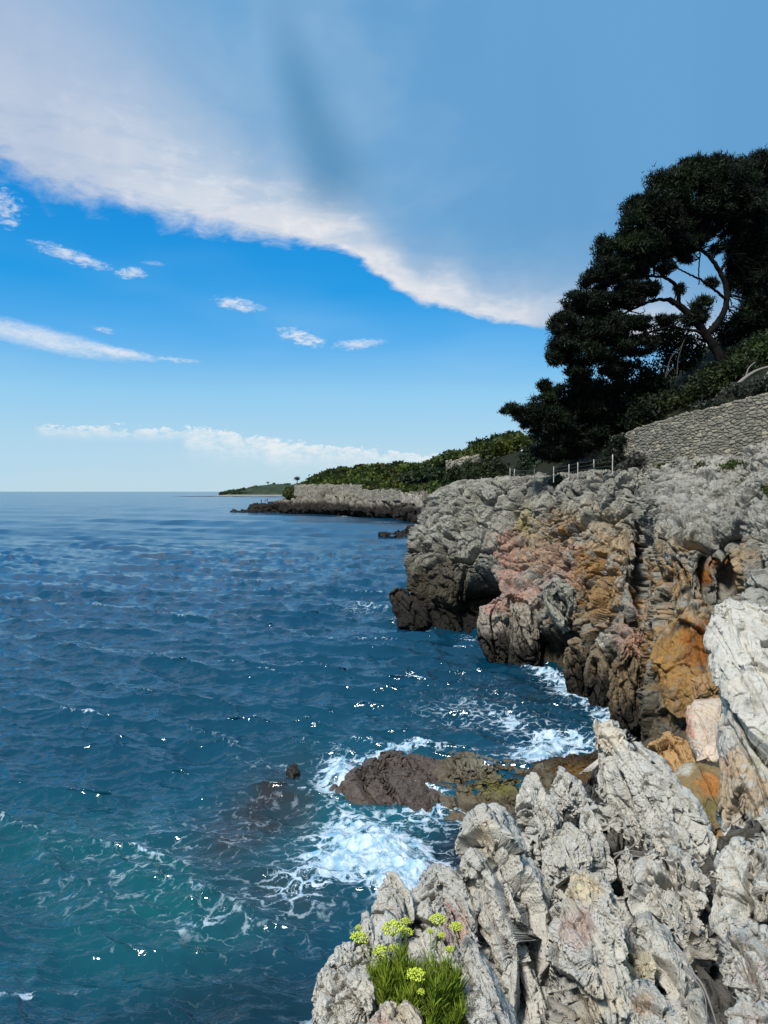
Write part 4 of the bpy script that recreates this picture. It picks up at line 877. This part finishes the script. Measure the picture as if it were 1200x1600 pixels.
tag(mesh_np('cape_scrub', v_, f_, M_leaf, col=np.repeat(cc, 3, 0), smooth=False), 'dark green scrub covering the low cape', kind='stuff')

def umbrella_tree(px, pyb, pyt, Y, w, label, seed):
    rs_ = np.random.RandomState(seed); b_ = P(px, pyb, Y); h_ = (pyb-pyt)/F*Y; wr = w/F*Y/2
    root = empty('umbrella_pine', b_, label, 'tree', 'small round topped trees on the far skyline')
    v_, f_ = tube(spline([b_, b_+[0.1*wr, 0, h_*0.4], b_+[0, 0, h_*0.75]], 8), np.linspace(0.05, 0.03, 8)*h_, 6); mesh_np('trunk', v_, f_, M_bark, root)
    bl_ = [(b_+np.array([dx*wr, 0, h_*(0.78+dz)]), np.array([wr*0.55, wr*0.6, h_*0.2])) for dx, dz in ((-0.5, -0.03), (0, 0.03), (0.5, -0.02), (0.1, -0.08))]
    p_, c_ = clump_points(bl_, 500/(wr**2), rs_, hollow=0.5, thr=-0.9); v_, f_ = leaf_cloud(p_, wr*0.16, rs_, 0.3, 0.5)
    mesh_np('crown', v_, f_, M_leaf, root, col=leaf_colors(p_, c_, rs_, (0.02, 0.035, 0.014), 0.3), smooth=False)
umbrella_tree(464, 758, 744.5, 380, 10, 'lone round topped pine left of the others on the far wall', 1)
umbrella_tree(483, 757, 746, 382, 11, 'broad round topped pine at the left end of the far scrub', 2)
umbrella_tree(492, 756, 743.5, 386, 9, 'taller round topped pine just right of the broad one', 3)
umbrella_tree(418.5, 758.5, 752.5, 1700, 5, 'tiny round topped pine on the crest of the low cape', 4)
umbrella_tree(428, 759, 754, 1700, 6, 'squat tiny pine on the cape beside the round topped one', 5)

# ------------------------------------------------------------------ mid hillside bushes (Y 60..120)
SH = 'bushes on the hillside above the cliff'
for bl_, lab, base, hi, sd in [
    ([(790,700,95,26,16),(765,708,97,24,14),(815,695,94,18,16),(740,714,100,20,12)], 'yellow green bush on the hill crest beside the low pine', (0.055,0.075,0.013), (0.11,0.13,0.02), 101),
    ([(715,745,76,20,17),(700,758,75,16,14),(735,735,77,16,14),(725,762,75,18,10)], 'dark rounded bush hanging over the left end of the cliff', (0.022,0.036,0.012), (0.045,0.06,0.018), 102),
    ([(765,735,74,26,20),(745,748,73,20,14),(785,742,73,18,16)], 'grey green bush behind the first fence posts', (0.030,0.042,0.016), (0.06,0.07,0.025), 103),
    ([(712,716,130,22,10),(740,710,125,20,9),(690,722,135,14,8)], 'olive bush on the slope left of the small stone wall', (0.045,0.065,0.015), (0.09,0.11,0.02), 104),
    ([(775,690,118,18,10),(800,684,115,18,10),(750,697,122,18,9)], 'dark green bush on the skyline above the small stone wall', (0.026,0.045,0.012), (0.07,0.09,0.02), 105),
    ([(825,722,70,18,22),(842,735,68,14,14)], 'blue green bush behind the little white lamp', (0.025,0.045,0.022), (0.045,0.07,0.03), 106),
    ([(660,744,170,18,9),(685,740,160,18,9),(640,748,180,16,7)], 'low dark thicket at the foot of the far slope', (0.022,0.04,0.012), (0.05,0.07,0.02), 107),
    ([(790,752,60,12,7),(778,757,61,8,6)], 'scruffy dry bush at the foot of the first two posts', (0.045,0.042,0.028), None, 108),
    ([(880,752,52,16,8),(865,755,52,10,6)], 'small dark bush on the cliff edge below the third fence post', (0.02,0.032,0.014), None, 109),
    ([(850,745,66,24,10),(822,747,66,16,9),(880,741,64,20,8)], 'low dark scrub behind the middle fence posts', (0.02,0.03,0.011), None, 114),
    ([(1000,722,44,24,14),(978,733,44,16,10),(1022,712,43.5,14,12)], 'grey twiggy bush at the left end of the long dry stone wall', (0.055,0.055,0.045), None, 110),
    ([(1138,728,34,14,5),(1152,722,34,10,5)], 'small fresh green tuft on the pale slope below the wall', (0.07,0.10,0.02), (0.11,0.13,0.03), 111),
    ([(1195,762,28,9,6),(1203,770,27,9,6)], 'tiny green tuft at the right edge of the pale slope', (0.07,0.09,0.02), None, 112),
    ([(1095,726,38,9,3.5),(1035,728,41,10,4)], 'olive weeds on the rock just under the long wall', (0.06,0.07,0.02), None, 113)]:
    Y0 = bl_[0][2]
    bush('bush', bl_, lab, 'bush', base, hi, per=int(1100*min(1.0, (60/Y0)**1.2)*(1.6 if Y0 < 50 else 1)), lsize=0.0042*Y0, seed=sd, group=SH, thr=-0.25)

# ------------------------------------------------------------------ big pine and the dark wood under it
def pine(name, label, trunk_paths, blobs, per, seed, lsize=0.28, base=DG, hi=MG, group='dark pines on the hillside above the wall', thr=-0.32, twigs=True):
    rs_ = np.random.RandomState(seed)
    b0 = P(*trunk_paths[0][0][0]); root = empty(name, b0, label, 'tree', group)
    first = True; ends = []
    for path, r0, r1 in trunk_paths:
        r0 *= 0.75; r1 *= 0.75
        p_ = np.array([P(*q) for q in path]); sp_ = spline(p_, 6*len(p_), 0.02, rs_)
        v_, f_ = tube(sp_, np.linspace(r0, r1, len(sp_))*(1+0.12*rs_.rand(len(sp_))), 9)
        mesh_np('trunk' if first else 'limb', v_, f_, M_bark, root); first = False; ends.append(sp_)
    bl_ = [(P(x_, y_, Y_), np.array([rx, rx*1.1, rz])/F*Y_) for (x_, y_, Y_, rx, rz) in blobs]
    # fine twigs joining limbs to clumps
    if twigs:
        allp = np.vstack(ends); tw = []
        for c_, r in bl_:
            j = np.argsort(np.linalg.norm(allp-c_, axis=1))[0]
            st = allp[j]
            for q in range(5):
                e_ = c_+rs_.normal(size=3)*r*0.5
                tw.append(tube(spline([st, (st+e_)/2+rs_.normal(size=3)*0.25, e_], 9, 0.03, rs_), np.linspace(0.055, 0.014, 9), 4))
        v_, f_ = merge(tw); mesh_np('twigs', v_, f_, M_bark, root)
    # sub-clumps give the broken needle-cloud look
    sub = []
    for c_, r in bl_:
        for q in range(30):
            d_ = rs_.normal(size=3); d_ /= np.linalg.norm(d_); k = 0.20+0.32*rs_.rand()
            sub.append((c_+d_*r*(0.62+0.3*rs_.rand()), r*k*np.array([1.0, 1.0, 1.0])))
    p_, ci_ = clump_points(sub, per, rs_, hollow=0.15, noise_s=1.3, thr=thr, sd=seed)
    v_, f_ = leaf_cloud(p_, lsize, rs_, 0, 0.11, 0.3)
    mesh_np('crown', v_, f_, M_leaf, root, col=leaf_colors(p_, ci_, rs_, base, 0.6, hi, seed, 0.5), smooth=False)
    return root
Yp = 50
pine('pine_tree', 'large leaning pine with bare curved limbs against the sky',
  [([(1132,575,50),(1118,545,50),(1104,525,50),(1085,500,50),(1062,478,50),(1045,468,50)], 0.42, 0.24),
   ([(1104,525,50),(1120,505,50.3),(1134,480,50.3),(1135,450,50.3),(1125,425,50.2),(1110,402,50),(1095,390,50)], 0.32, 0.14),
   ([(1060,476,50),(1060,458,49.8),(1050,440,49.6),(1030,432,49.4),(1005,432,49)], 0.20, 0.09),
   ([(1045,468,50),(1020,470,49.6),(995,480,49.2),(970,492,49)], 0.16, 0.07),
   ([(1135,470,50.3),(1120,455,50),(1100,440,49.8),(1080,430,49.5),(1060,420,49)], 0.13, 0.06),
   ([(1100,520,50),(1075,515,49.8),(1045,512,49.5),(1010,520,49)], 0.15, 0.07),
   ([(1094,392,50),(1092,420,50),(1092,445,50)], 0.06, 0.05),
   ([(1125,425,50.2),(1140,400,50.5),(1160,370,51),(1185,345,52)], 0.14, 0.07)],
  [(1100,285,50,42,28),(1050,300,50,40,30),(1010,325,49.5,32,24),(1140,290,51,42,34),(1090,330,50.5,52,30),(1040,350,50,46,28),(985,355,49.5,30,24),(1000,388,49.3,34,26),(955,392,49,28,22),
   (950,425,49,30,20),(930,440,48.8,24,18),(985,425,49.3,26,16),(900,472,48.5,24,16),(935,478,49,34,20),(975,470,49.2,28,14),(885,505,48.5,28,18),(925,520,48.8,36,20),(965,512,49,34,16),(1000,505,49,24,10),
   (885,540,48.5,26,18),(915,555,48.7,34,18),(955,545,49,34,16),(1000,540,49.5,30,16),(1160,330,51,40,34),(1150,375,51.5,26,22),(1180,400,52,32,34),(1175,440,52,26,26),(1060,385,50,30,14),
   (1180,480,52,26,22),(1095,480,50.5,18,14),(1080,500,50.5,22,10),(905,580,48.7,22,12),(1085,378,50.3,22,12),(1030,385,50,30,16),(1150,440,52,18,22),(1165,500,52,24,22),(1020,455,49.6,14,8),(880,520,48.3,16,12),(865,560,48.3,12,12),(1075,268,50,26,16),(1120,262,50.5,24,16),(1140,268,51,16,14),(1040,420,49.5,13,8),(1072,402,50,12,9),(1112,442,50,10,8),(1100,362,50.4,20,12),(1122,388,50.2,12,9),(1062,452,49.7,9,7),(1012,450,49.3,18,10),(1035,402,49.6,16,10),(1000,418,49.3,20,12),(1150,410,51,14,14),(985,455,49.2,26,12),(940,505,49,30,16),(880,560,48.4,14,10),(960,575,49.3,26,12),(905,600,49,20,10),(1040,500,49.8,16,7)],
  1150, 201)
pine('pine_tree', 'second pine filling the top right corner behind the leaning one',
  [([(1230,560,55),(1215,480,55),(1200,400,55),(1185,330,55)], 0.4, 0.12)],
  [(1175,270,55,26,24),(1195,258,55,26,22),(1215,300,55,44,40),(1195,340,55,36,30),(1205,400,55,40,36),(1215,460,54,36,40),(1205,520,54,36,30),(1250,350,55,50,60),(1250,480,55,50,60),(1172,300,55,18,20),(1160,255,55,9,9)],
  900, 202, hi=(0.03, 0.06, 0.03))
pine('pine_tree', 'low spreading pine reaching left over the fence',
  [([(1000,700,52),(960,672,52),(920,655,51.5),(880,645,51),(840,640,50.5)], 0.3, 0.1),
   ([(940,665,52),(915,630,51.5),(890,610,51)], 0.16, 0.06)],
  [(800,640,50,20,8),(825,648,50.2,26,13),(850,630,50.5,26,14),(862,655,50.5,34,18),(880,618,51,30,16),(905,640,51.3,40,22),(930,612,51.8,38,22),(945,650,52,44,26),(838,662,50.5,24,12),(870,680,51,38,18),(915,685,51.8,44,20),(960,690,52,36,18),(975,625,52.5,40,26),(852,604,50.8,12,10),(870,705,52,40,14),(990,668,51,30,16)],
  1000, 203)
WD = 'shrubs of the dark wood under the pines'
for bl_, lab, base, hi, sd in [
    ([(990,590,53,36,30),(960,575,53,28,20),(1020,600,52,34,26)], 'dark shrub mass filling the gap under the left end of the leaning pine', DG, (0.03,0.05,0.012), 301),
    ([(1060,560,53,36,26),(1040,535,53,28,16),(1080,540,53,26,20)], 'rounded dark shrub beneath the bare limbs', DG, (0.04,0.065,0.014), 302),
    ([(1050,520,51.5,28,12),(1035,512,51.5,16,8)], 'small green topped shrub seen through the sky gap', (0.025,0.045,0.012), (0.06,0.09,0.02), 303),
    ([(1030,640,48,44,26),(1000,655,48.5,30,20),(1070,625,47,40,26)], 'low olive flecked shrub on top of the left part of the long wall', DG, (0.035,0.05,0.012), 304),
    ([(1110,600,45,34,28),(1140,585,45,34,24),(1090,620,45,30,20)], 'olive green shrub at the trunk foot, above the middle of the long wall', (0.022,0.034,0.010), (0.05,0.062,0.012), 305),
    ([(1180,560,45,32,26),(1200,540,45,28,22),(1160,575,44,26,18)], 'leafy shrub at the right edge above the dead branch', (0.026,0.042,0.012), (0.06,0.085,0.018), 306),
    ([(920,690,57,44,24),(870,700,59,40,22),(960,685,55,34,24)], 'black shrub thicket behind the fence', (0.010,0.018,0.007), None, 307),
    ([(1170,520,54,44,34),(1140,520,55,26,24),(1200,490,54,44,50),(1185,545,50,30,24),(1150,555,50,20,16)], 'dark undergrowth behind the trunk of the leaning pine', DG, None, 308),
    ([(962,705,45.4,18,22),(948,722,45.4,18,16),(974,690,45.6,15,13)], 'added dark bush in place of the shade where the long wall meets the wood', (0.014,0.022,0.009), None, 309),  # bush put in where the wall end only fades into shade
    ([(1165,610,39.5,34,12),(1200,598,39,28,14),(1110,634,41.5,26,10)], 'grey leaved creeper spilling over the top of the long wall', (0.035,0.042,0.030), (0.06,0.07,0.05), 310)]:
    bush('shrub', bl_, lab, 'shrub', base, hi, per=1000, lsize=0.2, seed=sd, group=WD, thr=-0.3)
# dead branches
def branches(name, paths, label, mat, r=0.06, seed=1, cat='branch'):
    rs_ = np.random.RandomState(seed); parts = []
    for path, r0 in paths:
        p_ = np.array([P(*q) for q in path]); s_ = spline(p_, 5*len(p_)); parts.append(tube(s_, np.linspace(r0, r0*0.4, len(s_)), 7))
    v_, f_ = merge(parts); return tag(mesh_np(name, v_, f_, mat, origin=P(*paths[0][0][0])), label, cat)
branches('dead_branch', [([(1148,605,41),(1165,590,41),(1185,578,41),(1215,570,41)], 0.13), ([(1190,600,40.5),(1197,588,40.5),(1205,575,40.5)], 0.1), ([(1165,590,41),(1170,575,41),(1180,566,41)], 0.05)], 'bleached dead branch lying above the right end of the long wall', M_dead)
branches('dead_branch', [([(1040,590,49),(1048,560,49),(1062,545,49),(1070,530,49)], 0.05), ([(1058,585,49),(1060,560,49),(1068,535,49)], 0.045), ([(1040,590,49),(1050,575,49),(1058,585,49)], 0.03)], 'thin bare forked stem in the dark wood under the pine limbs', M_twig)
branches('dry_twigs', [([(960,1335,5.0),(985,1325,4.9),(1000,1310,4.9)], 0.008), ([(965,1345,4.9),(990,1338,4.9),(1015,1342,4.9)], 0.007), ([(950,1352,4.8),(975,1330,4.8),(1002,1332,4.8)], 0.006), ([(975,1355,4.7),(995,1345,4.7),(1018,1352,4.8)], 0.006)], 'tangle of dry grey twigs caught below the tallest pinnacle', M_dead, cat='twigs')
branches('dry_root', [([(1070,1510,3.0),(1095,1535,2.9),(1110,1570,2.8),(1125,1620,2.6)], 0.006), ([(1068,1512,3.0),(1098,1548,2.85),(1105,1590,2.7)], 0.004)], 'long thin dry root trailing down the deep black crevice', M_dead, cat='root')

# ------------------------------------------------------------------ fence, lamp, people
fpts = [(797,752,732,58.5,0),(803,752,733,57.8,0.9),(835,753,732.5,53.5,0),(865,748,729,50.5,0.2),(889,742,725.5,48.5,0),(903,740,722.5,47.5,-0.2),(928,736,718,45.6,0),(957,734,710.5,43.5,0.3)]
fr = empty('wire_fence', P(870, 750, 50), 'wire fence with eight thin pale posts along the cliff path', 'fence')
tops = []
for x_, yb_, yt_, Y_, ln in fpts:
    b_ = P(x_, yb_+6, Y_); tp = P(x_+ln, yt_, Y_); tops.append((P(x_, yb_, Y_), tp))
    v_, f_ = tube(np.array([b_, b_*0.7+tp*0.3, b_*0.3+tp*0.7, tp, tp+[0, 0, 0.008]]), [0.031, 0.031, 0.030, 0.029, 0.004], 10); mesh_np('fence_post', v_, f_, M_post, fr)
for k in (0.92, 0.6, 0.28):
    pts_ = []
    for i in range(len(tops)-1):
        a, b_ = [q[0]*(1-k)+q[1]*k for q in tops[i:i+2]]
        for s_ in np.linspace(0, 1, 8, endpoint=False): pts_.append(a*(1-s_)+b_*s_-np.array([0, 0, 0.10*s_*(1-s_)*np.linalg.norm(b_-a)/3]))
    pts_.append(tops[-1][0]*(1-k)+tops[-1][1]*k); v_, f_ = tube(np.array(pts_), 0.007, 5); mesh_np('fence_wire', v_, f_, M_wire, fr)
lb = P(816, 722, 72); lt = P(816, 706, 72)
lr = empty('path_lamp', lb, 'little white lamp on a thin pole in front of the hillside bushes', 'lamp')
v_, f_ = tube(np.array([lb, (lb+lt)/2, lt]), 0.045, 8); mesh_np('pole', v_, f_, M_white, lr)
th = np.linspace(0, np.pi, 9); hp = np.array([[0, 0, -np.cos(a)*0.11] for a in th])+lt+[0, 0, 0.08]; v_, f_ = tube(hp, np.maximum(np.sin(th), 0.02)*0.26, 14); mesh_np('lamp_shade', v_, f_, M_white, lr)

def person(px, pyf, Y, h, label, lean, mat):
    b_ = P(px, pyf, Y); s = h/1.75
    rt = empty('person', b_, label, 'person', 'tiny anglers on the far ledge')
    J = lambda x_, y_, z_: b_+np.array([x_+lean*z_*0.1, y_, z_])*s
    verts = [J(0,0,0.95), J(0,0,1.2), J(0,0,1.42), J(0,0,1.5), J(0,-0.02,1.62), J(0,0,1.74), J(0.19,0,1.42), J(0.26,-0.12,1.15), J(0.24,-0.34,1.05), J(-0.19,0,1.42), J(-0.25,-0.1,1.15), J(-0.2,-0.3,1.02), J(0.1,0,0.9), J(0.13,-0.02,0.48), J(0.14,0.02,0.06), J(0.14,-0.16,0.03), J(-0.1,0,0.9), J(-0.13,-0.04,0.48), J(-0.15,0.02,0.06), J(-0.15,-0.16,0.03)]
    ed = [(0,1),(1,2),(2,3),(3,4),(4,5),(2,6),(6,7),(7,8),(2,9),(9,10),(10,11),(0,12),(12,13),(13,14),(14,15),(0,16),(16,17),(17,18),(18,19)]
    rad = [.15,.14,.15,.06,.10,.085,.065,.05,.035,.065,.05,.035,.095,.07,.045,.04,.095,.07,.045,.04]
    me = bpy.data.meshes.new('body'); me.from_pydata([tuple(np.array(q)-b_) for q in verts], ed, []); me.materials.append(mat)
    o = bpy.data.objects.new('body', me); link(o); o.parent = rt
    md = o.modifiers.new('skin', 'SKIN'); me.skin_vertices.new(name='') if not me.skin_vertices else None
    for q, r in zip(me.skin_vertices[0].data, rad): q.radius = (r*s, r*s)
    me.skin_vertices[0].data[0].use_root = True
    o.modifiers.new('sub', 'SUBSURF').levels = 1
person(408.3, 786.3, 352, 1.8, 'lone standing person leftmost on the far ledge', 0.0, M_cloth[0])
person(414.2, 785.6, 354, 1.7, 'person in reddish clothes at the left of the standing pair', 0.3, M_cloth[2])
person(417.6, 785.3, 355, 1.95, 'taller dark clothed person at the right of the standing pair', -0.2, M_cloth[0])

# ------------------------------------------------------------------ rock samphire
def samphire(base, spread, n_leaf, h_, heads, label, seed):
    rs_ = np.random.RandomState(seed); b_ = P(*base)
    rt = empty('rock_samphire', b_, label, 'plant', 'samphire plants rooted between the foreground rocks')
    n_ = n_leaf; NS = max(20, n_leaf//70); sa = rs_.rand(NS)*6.283; sr_ = np.sqrt(rs_.rand(NS)); sh_ = h_*(0.45+0.55*rs_.rand(NS))*(1-0.35*sr_)
    k_ = rs_.randint(0, NS, n_); tt_ = rs_.rand(n_)**0.8
    foot = np.stack([np.cos(sa)*sr_*spread[0]*0.55, np.sin(sa)*sr_*spread[1]*0.55, 0*sa], -1); tipv = np.stack([np.cos(sa)*sr_*spread[0]*0.9, np.sin(sa)*sr_*spread[1]*0.9, sh_], -1)
    root_ = b_+foot[k_]*(1-tt_)[:, None]+(foot+tipv)[k_]*0.0+ (foot[k_]*0.45+tipv[k_])*tt_[:, None]
    ang = rs_.rand(n_)*6.283; fl = 0.35+0.45*rs_.rand(n_)
    d_ = np.stack([np.cos(ang)*fl, np.sin(ang)*fl, np.full(n_, 1.0)], -1); d_ /= np.linalg.norm(d_, axis=1)[:, None]
    L = 0.024+0.028*rs_.rand(n_); wd = 0.0014+0.0010*rs_.rand(n_)
    u_ = np.cross(d_, rs_.normal(size=(n_, 3))); u_ /= np.linalg.norm(u_, axis=1)[:, None]; w_ = np.cross(d_, u_)
    bend = rs_.normal(size=(n_, 3))*0.2*L[:, None]+np.array([0, 0, 0.3])*L[:, None]
    rings = []
    for t_, k in ((0, 0.5), (0.4, 1.0), (0.8, 0.8), (1.0, 0.05)):
        cpt = root_+d_*(L*t_)[:, None]+bend*t_*t_
        for a in (0, 2.09, 4.19): rings.append(cpt+(u_*math.cos(a)+w_*math.sin(a))*(wd*k)[:, None])
    v_ = np.stack(rings, 1).reshape(-1, 3); f0 = []
    for r_ in range(3):
        for s_ in range(3): f0.append([r_*3+s_, r_*3+(s_+1) % 3, (r_+1)*3+(s_+1) % 3, (r_+1)*3+s_])
    f_ = (np.array(f0)[None]+(np.arange(n_)*12)[:, None, None]).reshape(-1, 4)
    cc = np.array([0.24, 0.34, 0.035])*(0.6+0.8*rs_.rand(n_))[:, None]; cc = mixc(cc, (rs_.rand(n_) > 0.75)*0.7, (0.34, 0.38, 0.04))
    mesh_np('foliage', v_, f_, M_leaf_near, rt, col=np.repeat(cc, 12, 0))
    for (hx, hy, hY, hr) in heads:
        hr *= 1.6
        c_ = P(hx, hy, hY); s0 = b_+np.array([rs_.normal()*spread[0]*0.4, rs_.normal()*spread[1]*0.4, 0.0])
        stp = spline([s0, (s0+c_)/2+rs_.normal(size=3)*0.012, c_-[0, 0, hr*0.7]], 14)
        v_, f_ = tube(stp, np.linspace(0.0032, 0.0018, 14), 6)
        st_o = mesh_np('stem', v_, f_, M_stem, rt)
        parts, m_ = [], 0
        # umbel: rays + dome of tiny flower balls
        K = 46
        for q in range(K):
            a = q*2.399; rr_ = math.sqrt((q+0.5)/K); p_ = c_+np.array([math.cos(a)*rr_*hr, math.sin(a)*rr_*hr*0.9, hr*0.55*(1-rr_**2)+rs_.normal()*hr*0.07])
            for w in range(3):
                pc = p_+rs_.normal(size=3)*hr*0.07; rb = hr*(0.085+0.05*rs_.rand())
                oc = np.array([[1,0,0],[0,1,0],[-1,0,0],[0,-1,0],[0,0,1],[0,0,-1]])*rb; parts.append((pc+oc, np.array([[0,1,4],[1,2,4],[2,3,4],[3,0,4],[1,0,5],[2,1,5],[3,2,5],[0,3,5]])))
        v_, f_ = merge(parts); mesh_np('flower_head', v_, f_, M_flower, rt, smooth=True)
        ray = [tube(np.array([stp[-1], (stp[-1]+c_)/2+[math.cos(a)*hr*.3, math.sin(a)*hr*.3, 0], c_+[math.cos(a)*hr*.75, math.sin(a)*hr*.7, hr*.15]]), 0.0011, 4) for a in np.linspace(0, 6.28, 10)]
        v_, f_ = merge(ray); mesh_np('flower_rays', v_, f_, M_stem, rt)
M_stem = plain_mat('samphire_stem', (0.22, 0.27, 0.06), 0.6, 0.3, 0.2, 40)
M_flower = plain_mat('samphire_flower', (0.52, 0.60, 0.07), 0.6, 0.3, 0.6, 160)
samphire((680, 1645, 2.34), (0.085, 0.075), 5200, 0.33, [(684,1438,2.55,0.018),(713,1449,2.5,0.014),(702,1484,2.45,0.010),(690,1462,2.5,0.009),(672,1455,2.5,0.007),(650,1525,2.28,0.018),(658,1550,2.27,0.008)], 'dense bright green samphire clump at the right, beside the triangular blade', 401)
samphire((622, 1590, 2.42), (0.085, 0.07), 2300, 0.22, [(561,1466,2.5,0.018),(614,1452,2.6,0.024),(595,1488,2.45,0.017),(636,1458,2.65,0.015),(634,1440,2.7,0.012),(560,1450,2.6,0.008),(613,1482,2.5,0.010)], 'straggly samphire at the left with most of the yellow flower heads', 402)
